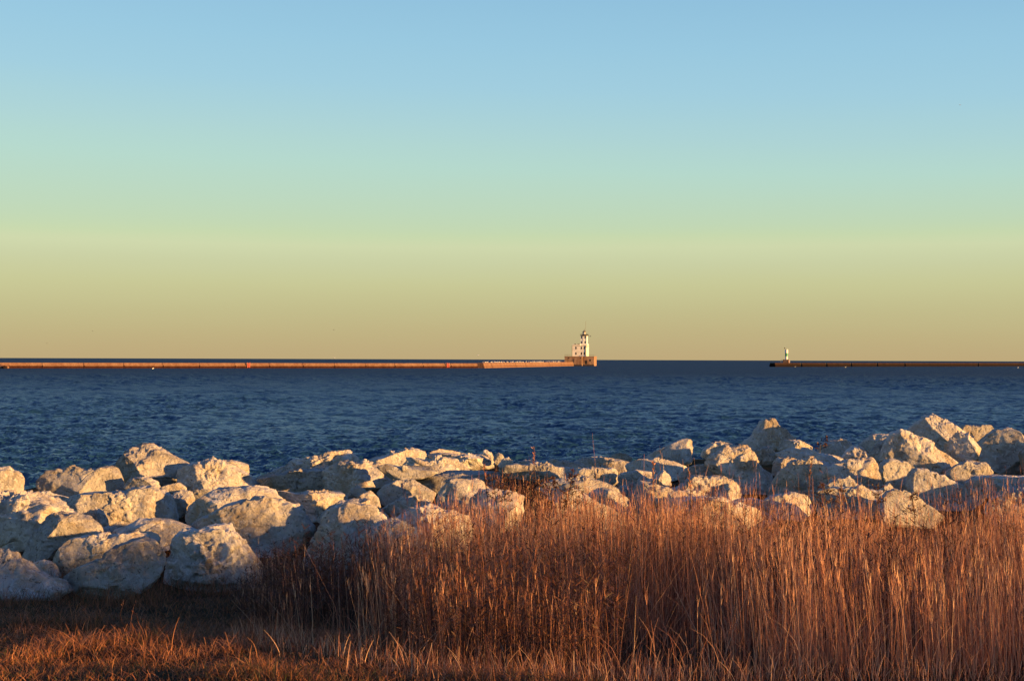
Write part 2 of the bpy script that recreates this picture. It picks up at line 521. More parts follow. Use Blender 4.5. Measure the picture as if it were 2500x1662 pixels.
K(2, [(1360, 600), (1400, 540), (1480, 500), (1560, 520), (1620, 580), (1620, 700), (1450, 720)], 16.6,
  "shaded stone behind thin stems between the mottled boulder and the weedy one", seed=176)
K(2, [(215, 450), (240, 430), (350, 458), (500, 445), (700, 455), (735, 492), (660, 560), (560, 640), (480, 680), (380, 600), (330, 510)], 17.6,
  "dark shaded stone in the hollow right of the broad sunlit top", seed=181)
K(2, [(945, 445), (1000, 400), (1100, 360), (1180, 358), (1260, 395), (1372, 452), (1345, 510), (1250, 560), (1060, 560), (965, 520)], 18.0,
  "sunlit wedge shaped boulder with a straight edge falling to the right, left of centre", seed=187, cuts=[((.25, -.7, .65), .02)])
K(2, [(715, 500), (758, 425), (810, 395), (872, 437), (900, 500), (840, 560), (740, 540)], 18.0,
  "small cracked sunlit stone, left one of the pair left of the sunlit wedge", seed=191)
K(2, [(795, 490), (850, 455), (892, 435), (950, 482), (972, 550), (920, 590), (830, 560)], 17.5,
  "small sunlit stone, right one of the pair left of the sunlit wedge", seed=197)
K(2, [(1365, 510), (1400, 420), (1480, 355), (1510, 350), (1600, 352), (1650, 340), (1710, 370), (1748, 418), (1720, 540), (1600, 620), (1450, 600), (1375, 560)], 17.4,
  "boulder with a sunlit upper half and notched top, right of the sunlit wedge", seed=199)
K(2, [(1100, 350), (1300, 318), (1500, 300), (1700, 290), (1830, 300), (1860, 390), (1750, 450), (1400, 490), (1200, 420)], 19.6,
  "long shaded flat slab in the middle, above the notched boulder", seed=205, thick=.6)
K(2, [(60, 352), (250, 312), (480, 288), (600, 290), (610, 440), (500, 490), (300, 490), (170, 440)], 20.2,
  "long smooth grey boulder below the bright jagged crest, left of centre", seed=209, thick=.7)
K(2, [(560, 320), (620, 268), (720, 235), (850, 225), (960, 245), (1060, 290), (1085, 355), (980, 430), (850, 460), (640, 480), (570, 440)], 20.0,
  "shaded boulder with round pits, right of the long smooth grey one", seed=213, rough=1.6)
K(2, [(290, 330), (300, 255), (360, 216), (440, 205), (560, 176), (640, 160), (700, 147), (752, 134), (782, 182), (805, 230), (700, 300), (500, 340), (320, 350)], 22.4,
  "bright jagged crest of rock standing against the water, left of centre", seed=217, rough=1.6)
K(2, [(60, 345), (150, 308), (240, 278), (310, 255), (360, 290), (340, 350), (200, 370)], 22.6,
  "low grey sloping rock at the water's edge left of the bright jagged crest", seed=223)
K(2, [(940, 262), (1000, 245), (1100, 262), (1250, 285), (1400, 295), (1330, 335), (1180, 340), (1090, 378), (1030, 345)], 19.3,
  "ragged bright shelf of rock along the middle of the ridge", seed=227, rough=1.8, sub=5)
K(2, [(840, 240), (900, 205), (980, 190), (1080, 160), (1190, 134), (1290, 155), (1312, 198), (1280, 260), (1060, 290), (900, 270)], 22.0,
  "rounded rock with a lit cap showing against the water, right of the bright jagged crest", seed=231)
K(2, [(1135, 240), (1170, 200), (1210, 192), (1290, 225), (1380, 195), (1500, 208), (1560, 248), (1615, 292), (1560, 330), (1400, 330), (1200, 310)], 20.7,
  "sunlit rock with a deep dark hole in its right part", seed=237, rough=2.0)
K(2, [(1300, 190), (1330, 170), (1400, 164), (1550, 178), (1700, 180), (1775, 225), (1785, 270), (1700, 300), (1560, 280), (1400, 240)], 22.0,
  "dark topped flat rock with a pale right end at the water's edge near the centre", seed=241)
K(2, [(1650, 215), (1680, 175), (1722, 139), (1762, 160), (1800, 220), (1760, 260)], 22.8,
  "small pointed rock at the water's edge just beyond the dark topped one", seed=243, sub=4)
K(2, [(1780, 210), (1800, 170), (1822, 159), (1850, 178), (1868, 220), (1840, 250), (1800, 250)], 21.8,
  "small sunlit knob of rock right of the small pointed rock", seed=247, sub=4)
K(2, [(1812, 250), (1850, 210), (1885, 190), (1920, 214), (1935, 250), (1900, 290), (1840, 290)], 20.9,
  "sunlit lump of rock just below the small sunlit knob", seed=251, sub=4)
K(2, [(1940, 258), (1975, 225), (2012, 208), (2080, 226), (2145, 262), (2100, 300), (1990, 300)], 21.0,
  "low pointed sunlit rock behind the long flat bright slab", seed=257, sub=5)
K(3, [(640, 248), (690, 228), (742, 209), (800, 226), (930, 229), (985, 262), (960, 310), (720, 300)], 20.6,
  "flat sunlit rock forming the middle of the bright ridge line", seed=263, sub=5)
K(3, [(335, 285), (400, 250), (480, 245), (620, 252), (760, 262), (900, 275), (960, 320), (900, 385), (700, 385), (520, 350), (420, 350)], 19.2,
  "long flat bright slab with a broken front edge, centre of the ridge", seed=269, rough=1.5, thick=.7)
K(3, [(880, 330), (920, 275), (1000, 268), (1100, 275), (1180, 275), (1212, 312), (1214, 375), (1150, 420), (1000, 400), (900, 390)], 18.7,
  "sunlit block with square right end and small dark hole, ending the bright slab", seed=271, cuts=[((.8, -.5, .1), .0)])
# --- centre
K(3, [(600, 430), (660, 380), (760, 352), (870, 345), (1000, 345), (1120, 380), (1225, 422), (1232, 470), (1150, 530), (900, 540), (700, 500)], 17.8,
  "sunlit hummocky boulder below the square ended block, right of centre", seed=277, rough=1.5)
K(3, [(660, 700), (690, 620), (730, 545), (800, 445), (860, 420), (910, 425), (960, 455), (1060, 532), (1180, 572), (1260, 650), (1280, 780), (900, 850), (680, 820)], 16.0,
  "large sunlit boulder with a sloping ridge, rising out of the grass at the centre", seed=281, cuts=[((.3, -.8, .5), .02)])
K(3, [(960, 490), (1070, 422), (1110, 420), (1200, 450), (1262, 482), (1322, 532), (1338, 630), (1290, 720), (1150, 700), (1020, 600)], 16.9,
  "boulder with a thin bright rim and shaded face, right of the large sunlit centre boulder", seed=283)
K(3, [(1275, 480), (1330, 402), (1370, 372), (1450, 390), (1560, 422), (1650, 485), (1660, 640), (1500, 700), (1350, 640), (1285, 540)], 17.0,
  "blocky boulder with a shaded front and a bright top lip, right of centre behind grass", seed=293, cuts=[((-.45, -.9, .05), .3)])
K(3, [(1360, 400), (1375, 370), (1460, 345), (1532, 284), (1577, 332), (1590, 400), (1480, 440)], 18.3,
  "small pointed stone standing above the blocky boulder right of centre", seed=307)
K(3, [(1560, 445), (1640, 430), (1720, 455), (1800, 500), (1880, 548), (1895, 605), (1800, 690), (1640, 700), (1575, 600)], 16.2,
  "sunlit slab tilted toward the grass, right of the blocky boulder", seed=311, cuts=[((.0, -.6, .8), .02), ((-.6, -.8, 0), .0)])
K(3, [(1580, 450), (1660, 392), (1740, 345), (1800, 336), (1860, 345), (1920, 340), (1975, 355), (2035, 385), (2062, 430), (2112, 495), (2050, 560), (1800, 560), (1640, 520)], 17.6,
  "rugged sunlit boulder with a long point falling right, below the big round golden one", seed=313, rough=1.5)
K(3, [(1630, 330), (1700, 275), (1760, 255), (1830, 247), (1900, 270), (1965, 312), (1980, 390), (1800, 430), (1660, 400)], 18.8,
  "half shaded boulder peeking over the rugged sunlit one", seed=317)
K(3, [(1180, 350), (1240, 310), (1330, 290), (1450, 300), (1440, 390), (1330, 450), (1220, 430)], 19.4,
  "shaded stone right of the square ended block", seed=331)
K(3, [(1195, 430), (1240, 390), (1290, 420), (1300, 500), (1240, 540), (1190, 500)], 18.2,
  "small dark stone in the gap below the square ended block", seed=333, sub=5)
K(3, [(860, 250), (920, 210), (1000, 194), (1100, 200), (1220, 212), (1330, 240), (1330, 330), (1150, 370), (950, 310)], 22.0,
  "low bluish shaded rock by the water, behind the bright ridge right of centre", seed=337, thick=.7)
K(3, [(1250, 250), (1350, 215), (1500, 212), (1610, 225), (1700, 262), (1690, 340), (1500, 380), (1300, 340)], 20.6,
  "long low shaded rock in front of the leaning grey peak", seed=347, thick=.7)
K(3, [(1110, 210), (1180, 175), (1245, 159), (1305, 196), (1290, 250), (1150, 255)], 23.4,
  "small shaded hump at the water's edge right of centre", seed=349)
K(3, [(1370, 215), (1450, 160), (1580, 100), (1640, 75), (1685, 63), (1730, 80), (1737, 150), (1725, 240), (1600, 270), (1400, 260)], 22.8,
  "grey peak leaning to the right with a small lit tip, at the water's edge", seed=353, cuts=[((-.3, -.85, .4), .05)])
# --- right
K(4, [(60, 440), (80, 410), (130, 368), (200, 330), (240, 318), (330, 318), (400, 345), (440, 430), (480, 482), (552, 522), (545, 640), (420, 720), (300, 680), (180, 560), (80, 480)], 18.4,
  "big round golden boulder with a rough sunlit middle, below the sharp peak", seed=359, rough=1.3, cuts=[((.5, -.8, .3), .05)])
K(4, [(25, 395), (45, 345), (90, 300), (170, 288), (270, 310), (240, 400), (100, 440)], 21.0,
  "dark grey rock between the leaning grey peak and the big round golden boulder", seed=367)
K(4, [(330, 305), (400, 252), (440, 185), (462, 150), (492, 130), (530, 121), (580, 155), (650, 215), (700, 255), (750, 285), (740, 380), (560, 400), (390, 370)], 22.6,
  "sharp peaked boulder with a sunlit right flank, standing alone above the right ridge", seed=373, cuts=[((.6, -.75, .4), .0), ((-.45, -.8, .3), .1)])
K(4, [(580, 350), (600, 310), (640, 275), (740, 280), (835, 322), (830, 370), (700, 400)], 20.6,
  "shaded rock at the right foot of the sharp peaked boulder", seed=379)
K(4, [(400, 380), (440, 338), (530, 330), (580, 380), (618, 406), (560, 450), (450, 460)], 19.6,
  "small sunlit flat boulder touching the big round golden one on its right", seed=383)
K(4, [(560, 375), (640, 348), (700, 335), (800, 330), (870, 370), (1000, 388), (1065, 412), (1000, 470), (800, 480), (620, 440)], 19.5,
  "long flat boulder with a streaky top between the sharp peak and the pale lump", seed=389, thick=.8)
K(4, [(870, 350), (890, 318), (940, 290), (1040, 268), (1100, 290), (1155, 322), (1150, 400), (1000, 430), (890, 400)], 21.4,
  "shaded rounded rock with a single lit tip by the water, right of the dry sprig", seed=397)
K(4, [(1050, 410), (1080, 360), (1135, 318), (1190, 322), (1242, 392), (1220, 440), (1100, 460)], 19.8,
  "small grey stone with a lit edge right of the streaky flat boulder", seed=401)
K(4, [(545, 530), (555, 440), (590, 405), (660, 402), (720, 420), (720, 500), (640, 560)], 18.9,
  "dark narrow stone wedged right of the big round golden boulder", seed=407)
K(4, [(505, 650), (550, 562), (600, 498), (690, 440), (800, 415), (950, 440), (1000, 540), (960, 680), (700, 740), (520, 720)], 18.0,
  "wide shaded boulder behind tall stems, right of the big round golden one", seed=409)
K(4, [(935, 500), (1000, 440), (1100, 432), (1200, 425), (1270, 412), (1312, 460), (1332, 520), (1340, 610), (1280, 690), (1050, 680), (950, 600)], 17.8,
  "greenish grey block with a sunlit upper right corner, middle of the right group", seed=419, cuts=[((-.45, -.9, .0), .25), ((.15, -.4, .9), .1)])
K(4, [(925, 610), (970, 575), (1050, 562), (1100, 540), (1140, 570), (1175, 630), (1100, 700), (960, 690)], 16.9,
  "small sunlit two humped stone in front of the greenish grey block", seed=421)
K(4, [(470, 720), (560, 672), (700, 655), (800, 680), (850, 780), (750, 860), (520, 840)], 16.6,
  "shaded low boulder behind grass, below the wide shaded boulder on the right", seed=431)
K(4, [(830, 700), (880, 640), (1000, 620), (1200, 622), (1340, 642), (1420, 720), (1340, 840), (900, 850)], 16.0,
  "long shaded boulder showing above the grass below the greenish grey block", seed=433)
K(4, [(-140, 740), (-60, 700), (0, 690), (200, 710), (350, 742), (440, 782), (470, 850), (350, 920), (-60, 900)], 15.9,
  "smooth shaded boulder low behind the grass, under the rugged sunlit one", seed=439)
K(4, [(210, 760), (300, 705), (400, 698), (500, 720), (570, 770), (600, 870), (450, 930), (250, 900)], 16.7,
  "pale rounded boulder low in the grass right of the smooth shaded one", seed=443)
K(4, [(1230, 420), (1250, 370), (1290, 330), (1370, 270), (1440, 290), (1460, 420), (1400, 520), (1290, 500)], 19.0,
  "shaded upright rock leaning against the big sunlit saddle boulder", seed=449)
K(4, [(1340, 430), (1380, 290), (1420, 222), (1470, 204), (1530, 214), (1600, 260), (1690, 290), (1702, 322), (1800, 380), (1885, 440), (1880, 540), (1700, 600), (1450, 580)], 18.6,
  "big boulder with a sunlit saddle top and smooth blue shaded front, upper right", seed=457, cuts=[((-.45, -.85, .12), .2), ((.15, -.4, .9), .05)])
K(4, [(1175, 310), (1220, 265), (1270, 236), (1390, 234), (1405, 275), (1380, 340), (1240, 370)], 21.4,
  "flat topped lit rock behind the shaded upright one at the water's edge", seed=461)
K(4, [(1510, 230), (1540, 190), (1580, 150), (1650, 107), (1700, 102), (1780, 130), (1850, 170), (1930, 220), (2028, 267), (2000, 340), (1800, 370), (1600, 340)], 21.6,
  "highest boulder on the right, bright sunlit flank and shaded left face against the water", seed=463, cuts=[((.55, -.8, .35), .0), ((-.6, -.75, .2), .0)])
K(4, [(1880, 195), (1930, 170), (2050, 174), (2120, 169), (2153, 206), (2130, 270), (1980, 290)], 23.8,
  "flat bright boulder behind the highest one on the right, by the water", seed=467)
K(4, [(1990, 330), (2080, 252), (2150, 205), (2252, 182), (2302, 212), (2365, 300), (2420, 420), (2380, 540), (2200, 540), (2050, 470)], 20.4,
  "large dark faced boulder with a triangular sunlit top near the right edge", seed=479, cuts=[((-.5, -.85, .1), .2)])
K(4, [(1795, 380), (1810, 310), (1832, 260), (1885, 224), (1950, 250), (1992, 272), (2055, 336), (2032, 405), (1940, 460), (1820, 440)], 19.3,
  "jagged upright boulder with a shaded left half, in front of the highest one", seed=487, rough=1.5, cuts=[((-.7, -.7, .1), .0), ((.7, -.65, .2), .0)])
K(4, [(2325, 270), (2340, 232), (2370, 222), (2460, 232), (2480, 320), (2380, 330)], 22.6,
  "small rock on the water's edge at the right border", seed=491, sub=5)
K(4, [(2330, 360), (2400, 310), (2520, 300), (2600, 380), (2600, 560), (2380, 560)], 19.8,
  "grey boulder at the right border beside the triangular topped one", seed=493)
K(4, [(1330, 500), (1345, 450), (1372, 424), (1420, 414), (1520, 440), (1600, 492), (1590, 600), (1500, 680), (1380, 640)], 17.4,
  "warm brown rounded end of rock left of the long tilted slab", seed=499, cuts=[((-.2, -.6, .75), .05)])
K(4, [(1540, 600), (1560, 520), (1590, 488), (1650, 492), (1760, 530), (1900, 590), (2000, 632), (2085, 672), (2050, 730), (1980, 790), (1700, 800), (1550, 720)], 16.8,
  "long tilted slab with a bright upper edge running down to the right", seed=503, cuts=[((-.5, -.9, -.05), .3), ((.3, -.5, .85), .0)])
K(4, [(1770, 520), (1860, 462), (1960, 432), (2080, 440), (2140, 505), (2110, 580), (1900, 600)], 18.2,
  "pitted shaded boulder between the long tilted slab and the triangular topped one", seed=509, rough=1.5)
K(4, [(1930, 600), (2000, 540), (2200, 535), (2400, 545), (2560, 560), (2560, 720), (2250, 720), (2060, 690)], 17.5,
  "broad shaded boulder reaching the right border above the grass", seed=521)
K(4, [(2070, 790), (2120, 702), (2230, 660), (2330, 640), (2450, 650), (2600, 700), (2600, 900), (2150, 900)], 15.8,
  "rough pale boulder low at the right border, in front of the broad shaded one", seed=523, rough=1.5)
K(4, [(1310, 750), (1345, 690), (1385, 648), (1440, 630), (1500, 650), (1600, 700), (1700, 760), (1790, 830), (1700, 920), (1350, 900)], 15.6,
  "sunlit orange tinted boulder rising out of the grass, lower right", seed=541, cuts=[((.2, -.8, .5), .02)])
K(4, [(1310, 650), (1340, 605), (1390, 592), (1440, 640), (1420, 690), (1340, 690)], 16.6,
  "little stone above the orange tinted boulder, below the brown rounded end", seed=547, sub=5)

# --- boulders just beyond the right border: they shade the ones in the picture
for k_, (bx_, by_, bz_, bs_) in enumerate(((7.2, 16.4, 2.2, 1.25), (8.9, 18.6, 2.4, 1.4), (7.9, 14.9, 2.0, 1.1), (9.9, 20.6, 2.5, 1.4), (9.9, 16.2, 2.2, 1.3), (11.5, 18.0, 2.3, 1.4))):
    V, F = ico(4)
    P_ = V * np.array([bs_, bs_ * .8, bs_ * .75]) * (1 + 0.25 * fbm(V * 1.3 + k_ * 7, 4, 60 + k_))[:, None]
    o = mesh_np("boulder", P_, F, M["rock"], None, True, (bx_, by_, bz_ - .38))
    tag(o, "limestone boulder of the pile continuing past the right border", "boulder", "boulders beyond the right border")

# ------------------------------------------------------------------ ground
RB = np.array([(b[0], b[1], b[4] * 0.55 + b[2] * 0.45, b[3]) for b in ROCK_BASES])
XMIN, XMAX = RB[:, 0].min(), RB[:, 0].max()


def lawn_z(x, y):
    """Turf: level near the camera, then falling gently to the rocks."""
    x = np.asarray(x, float); y = np.asarray(y, float)
    z = 2.4 - 0.10 * np.clip(y - 7.0, 0, 7)
    return z + 0.035 * n2(x, y, 0.9, 5, 2)


def ground_z(x, y):
    x = np.atleast_1d(np.asarray(x, float)); y = np.atleast_1d(np.asarray(y, float))
    z = lawn_z(x, y)
    d2 = (x[:, None] - RB[None, :, 0]) ** 2 + (y[:, None] - RB[None, :, 1]) ** 2 + 0.05
    wgt = d2 ** -1.6
    bank = (wgt * RB[None, :, 2]).sum(1) / wgt.sum(1) - 0.10
    dmin = np.sqrt(d2.min(1))
    back = np.interp(x, [-9, -4, 0, 3, 8, 12], [22.2, 22.8, 24.0, 24.6, 25.5, 25.5])
    fall = np.clip(y - back, 0, None)
    bank = np.minimum(bank, 2.3) - 0.42 * fall - 0.25 * np.clip(dmin - 1.6, 0, 2)
    s = np.clip((y - 12.2) / 1.6, 0, 1); s = s * s * (3 - 2 * s)
    z = z * (1 - s) + bank * s
    far = np.clip((np.abs(x) - 9) / 6, 0, 1)
    prof = np.interp(y, [12, 14, 20, 24, 34], [1.9, 1.75, 1.5, 0.6, -3.0])
    z = np.where(y > 12.2, z * (1 - far * s) + prof * far * s, z)
    return np.maximum(z, -2.5)


gx = np.unique(np.concatenate([np.linspace(-70, -10, 25), np.linspace(-10, 10, 150), np.linspace(10, 70, 25)]))
gy = np.unique(np.concatenate([np.linspace(-70, 4, 30), np.linspace(4, 36, 230)]))
GX, GY = np.meshgrid(gx, gy)
GZ = ground_z(GX.ravel(), GY.ravel())
gv = np.stack([GX.ravel(), GY.ravel(), GZ], 1)
nx, ny = len(gx), len(gy)
ii, jj = np.meshgrid(np.arange(nx - 1), np.arange(ny - 1))
a0 = (jj * nx + ii).ravel()
gf = np.stack([a0, a0 + 1, a0 + nx + 1, a0 + nx], 1)
m, nt, bs, out = new_mat("soil_and_thatch")
geo = node(nt, "ShaderNodeNewGeometry")
f = noise(nt, geo.outputs["Position"], 6.0, 7, 0.7)
r = ramp(nt, [(0.35, (0.018, 0.012, 0.008)), (0.55, (0.045, 0.026, 0.014)), (0.7, (0.08, 0.045, 0.022))])
nt.links.new(f, r.inputs[0]); nt.links.new(r.outputs[0], bs.inputs["Base Color"])
bs.inputs["Roughness"].default_value = 0.95
bs.inputs["Specular IOR Level"].default_value = 0.04
b = node(nt, "ShaderNodeBump", Strength=1.0, Distance=0.05)
nt.links.new(noise(nt, geo.outputs["Position"], 22.0, 5), b.inputs["Height"]); nt.links.new(b.outputs[0], bs.inputs["Normal"])
o = mesh_np("ground", gv, gf, m)
tag(o, "dark turf ground sloping from the grass down under the boulders", "ground", kind="structure")

# ------------------------------------------------------------------ water
def water_material():
    m, nt, bs, out = new_mat("lake_water")
    geo = node(nt, "ShaderNodeNewGeometry")
    P = geo.outputs["Position"]
    # wind streaks / cat's paws: broad patches of rougher and smoother water
    mp = node(nt, "ShaderNodeMapping"); mp.inputs["Scale"].default_value = (0.16, 0.028, 1)
    nt.links.new(P, mp.inputs[0])
    gust = noise(nt, mp.outputs[0], 1.0, 6, 0.62, 0.6)
    mp2 = node(nt, "ShaderNodeMapping"); mp2.inputs["Scale"].default_value = (0.55, 0.9, 1)
    nt.links.new(P, mp2.inputs[0])
    w1 = noise(nt, mp2.outputs[0], 1.0, 3, 0.55, 0.4)
    w2 = noise(nt, mp2.outputs[0], 3.1, 3, 0.55, 0.3)
    w3 = noise(nt, mp2.outputs[0], 8.0, 3, 0.6, 0.0)
    def madd(a, k, c=None):
        n = node(nt, "ShaderNodeMath", operation='MULTIPLY_ADD')
        nt.links.new(a, n.inputs[0]); n.inputs[1].default_value = k
        if c is None: n.inputs[2].default_value = 0.0
        else: nt.links.new(c, n.inputs[2])
        return n.outputs[0]
    h = madd(w3, 0.10, madd(w2, 0.30, madd(w1, 0.60)))
    bmp = node(nt, "ShaderNodeBump", Strength=1.0, Distance=WAVE_BUMP)
    nt.links.new(h, bmp.inputs["Height"])
    nt.links.new(bmp.outputs[0], bs.inputs["Normal"])
    cr = ramp(nt, [(0.30, WATER_A), (0.70, WATER_B)])
    nt.links.new(gust, cr.inputs[0]); nt.links.new(cr.outputs[0], bs.inputs["Base Color"])
    # sheltered by the bank, the water close in is smoother than the open lake
    sx = node(nt, "ShaderNodeSeparateXYZ"); nt.links.new(P, sx.inputs[0])
    rr = node(nt, "ShaderNodeMapRange"); rr.inputs[1].default_value = 40; rr.inputs[2].default_value = 380
    rr.inputs[3].default_value = 0.24; rr.inputs[4].default_value = 0.78
    sr = node(nt, "ShaderNodeMapRange"); sr.inputs[1].default_value = 90; sr.inputs[2].default_value = 420
    sr.inputs[3].default_value = 0.5; sr.inputs[4].default_value = 0.16
    nt.links.new(sx.outputs[1], sr.inputs[0]); nt.links.new(sr.outputs[0], bs.inputs["Specular IOR Level"])
    nt.links.new(sx.outputs[1], rr.inputs[0]); nt.links.new(rr.outputs[0], bs.inputs["Roughness"])
    bs.inputs["IOR"].default_value = 1.33
    return m


WAVE_BUMP = 0.5
WATER_A = (0.009, 0.036, 0.076)
WATER_B = (0.014, 0.050, 0.098)
M["water"] = water_material()
PXM = 1422 * 4.0                    # rows are spaced by how tall they look from the shore: fine near, coarse far
rows = np.concatenate([np.linspace(14, 39, 26), PXM / np.arange(PXM / 40.0, PXM / 430.0, -0.14), PXM / np.linspace(PXM / 432.0, PXM / 4100.0, 46)])
cols = np.concatenate([np.radians(np.linspace(-85, -23, 30)), np.radians(np.linspace(-22.5, 22.5, 1250)), np.radians(np.linspace(23, 85, 30))])
RR, AA = np.meshgrid(rows, cols, indexing='ij')
rad_ = RR.ravel()
wx, wy = (RR * np.sin(AA)).ravel(), (RR * np.cos(AA)).ravel()
near = rad_ < 270


def band(amp, sx, sy, far, seed):
    """One band of wind waves, left out where the rows are too far apart to carry it."""
    out = np.zeros_like(wx)
    k = rad_ < far
    crest = vnoise(np.stack([wx[k] * sx + 0.35 * wy[k] * sy, wy[k] * sy, np.zeros(k.sum())], 1), seed)
    out[k] = amp * (1 - 2 * np.abs(crest)) * np.clip((far - rad_[k]) / (far * 0.35), 0, 1)
    return out


gusts = 0.85 + 0.25 * n2(wx, wy * 0.35, 0.07, 91, 3)
fetch = np.clip(rad_ / 330, 0.12, 1)       # the wind blows off the land: waves grow with distance from the shore
wz = gusts * (band(.095, 1.0, 1.75, 190, 71) + band(.055, 2.3, 3.8, 100, 72) + fetch * (band(.20, .48, .85, 330, 73) + band(.42, .26, .44, 430, 74)))
wv = np.stack([wx, wy, wz], 1)
nr, nc = len(rows), len(cols)
ii, jj = np.meshgrid(np.arange(nc - 1), np.arange(nr - 1))
a0 = (jj * nc + ii).ravel()
o = mesh_np("water", wv, np.stack([a0, a0 + nc, a0 + nc + 1, a0 + 1], 1), M["water"])
tag(o, "dark blue lake water ruffled by small wind waves, reaching the horizon", "water", kind="structure")

# ------------------------------------------------------------------ breakwaters
def wall_line(p, q, t):
    return (p[0] + (q[0] - p[0]) * t, p[1] + (q[1] - p[1]) * t)


def seawall(root, p, q, joints, prof_low, prof_up, mat_low, mat_up, gap=0.16, low_name="plinth", up_name="parapet"):
    """Cast sections between open joints; profiles are (distance back from the front line, z)."""
    L = math.hypot(q[0] - p[0], q[1] - p[1])
    back = ((q[1] - p[1]) / L * -1, (q[0] - p[0]) / L)      # away from the shore
    lo, up = MB(), MB()
    g = gap / L
    ts = [0.0] + list(joints) + [1.0]
    for a, b_ in zip(ts, ts[1:]):
        sec = [(wall_line(p, q, a + g / 2), back), (wall_line(p, q, b_ - g / 2), back)]
        lo.prism(prof_low, sec); up.prism(prof_up, sec)
    lo.build(low_name, mat_low, root); up.build(up_name, mat_up, root)
    return back


PL = at(-40, 900, 478); QL = at(1167, 900, 567)
PL, QL = (PL.x, PL.y), (QL.x, QL.y)
long_wall = empty("breakwater")
tag(long_wall, "long straight rusty orange breakwater wall on the left, its near end sunlit", "breakwater", "breakwaters far out on the lake")
LOW = [(0.0, -1.5), (0.0, 0.62), (0.06, 0.85), (3.4, 0.85), (3.4, -1.5)]
UPP = [(0.22, 0.853), (0.55, 1.9), (3.0, 1.9), (3.3, 0.853)]
js = [(px + 40) / 1207.0 for px in (83, 173, 262, 352, 437, 523, 607, 692, 773, 855, 934, 1012, 1090)]
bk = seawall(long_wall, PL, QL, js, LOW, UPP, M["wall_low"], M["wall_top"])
nose = MB()
for t0, t1 in zip([js[0]] + js[1:], js[1:] + [0.998]):
    c0, c1 = wall_line(PL, QL, t0 + .0015), wall_line(PL, QL, t1 - .0015)
    nose.prism([(-0.10, 0.74), (-0.10, 0.90), (0.216, 1.02), (0.216, 0.856), (-0.01, 0.856), (-0.01, 0.74)], [(c0, bk), (c1, bk)])
nose.build("ledge", M["wall_top"], long_wall)
front = (-bk[0], -bk[1])


def ladder(root, p, q, t, zt, h=1.9):
    L = math.hypot(q[0] - p[0], q[1] - p[1])
    ex = ((q[0] - p[0]) / L, (q[1] - p[1]) / L)
    c = wall_line(p, q, t)
    c = (c[0] + front[0] * 0.25, c[1] + front[1] * 0.25)
    mb = MB()
    for s in (-0.42, 0.42):
        mb.bar((c[0] + ex[0] * s, c[1] + ex[1] * s, 0.2), (c[0] + ex[0] * s, c[1] + ex[1] * s, zt), 0.14)
    for k in range(6):
        z = 0.45 + k * (zt - 0.6) / 6
        mb.bar((c[0] - ex[0] * .42, c[1] - ex[1] * .42, z), (c[0] + ex[0] * .42, c[1] + ex[1] * .42, z), 0.07)
    mb.build("ladder", M["red"], root)


ladder(long_wall, PL, QL, (555 + 40) / 1207, 2.05)
ladder(long_wall, PL, QL, (1080 + 40) / 1207, 2.05)

# the dark block in the gap and the low wall that joins the lighthouse
PS = at(1182, 900, 569); QS = at(1401, 900, 753)
PS, QS = (PS.x, PS.y), (QS.x, QS.y)
short_wall = empty("breakwater")
tag(short_wall, "shorter orange breakwater wall lined with white gulls, joining the lighthouse", "breakwater", "breakwaters far out on the lake")
LOW2 = [(0.0, -1.5), (0.0, 0.50), (0.10, 0.62), (3.4, 0.62), (3.4, -1.5)]
UPP2 = [(0.12, 0.623), (0.50, 2.1), (2.8, 2.1), (3.2, 0.623)]
js2 = [(px - 1182) / 219.0 for px in (1202, 1260, 1284, 1342, 1372)]
js2 = [t * 569 / (569 * t + 753 * (1 - t)) for t in js2]
bk2 = seawall(short_wall, PS, QS, js2, LOW2, UPP2, M["wall_top"], M["wall_top"], gap=0.5)
shade_strip = MB()  # dark strip set proud of the face, stands in for the ledge's shadow
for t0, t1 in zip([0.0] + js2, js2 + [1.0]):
    shade_strip.prism([(-.02, .50), (-.02, .68), (.11, .68), (.11, .50)], [(wall_line(PS, QS, t0 + .002), bk2), (wall_line(PS, QS, t1 - .002), bk2)])
shade_strip.build("shade_line", M["wall_low"], short_wall)
bd = at(1177.5, 900, 572)
blk = MB().box(bd.x - .75, bd.x + .75, 570.5, 574, -1.5, 1.15).build("connecting_block", M["wet"], None, bevel=0.05)
cap = MB().box(bd.x - .7, bd.x + .7, 570.7, 573.8, 1.154, 1.75).build("cap", M["wall_far"], blk)
tag(blk, "dark low concrete block in the gap between the two orange breakwater walls", "block")
# stones heaped at the far left end of the long wall
for i, (u, v, Y, s, lab) in enumerate(((3, 893, 475, .95, "orange lit stone at the left border in front of the long breakwater"),
                                       (11, 894, 474, .62, "dark wet stone in front of the left end of the long breakwater"),
                                       (17, 893, 476, .55, "tan stone at the right end of the small heap before the long breakwater"))):
    V, F = ico(3)
    P_ = V * np.array([s * 1.35, s, s * 0.95])
    P_ = P_ * (1 + 0.22 * fbm(V * 1.4 + i * 5, 3, 40 + i))[:, None]
    p = at(u, v, Y)
    o = mesh_np("armour_stone", P_, F, M["wall_top"] if i != 1 else M["wall_far"], None, True, (p.x, Y, 0.35))
    tag(o, lab, "stone", "stones heaped at the breakwater's left end")

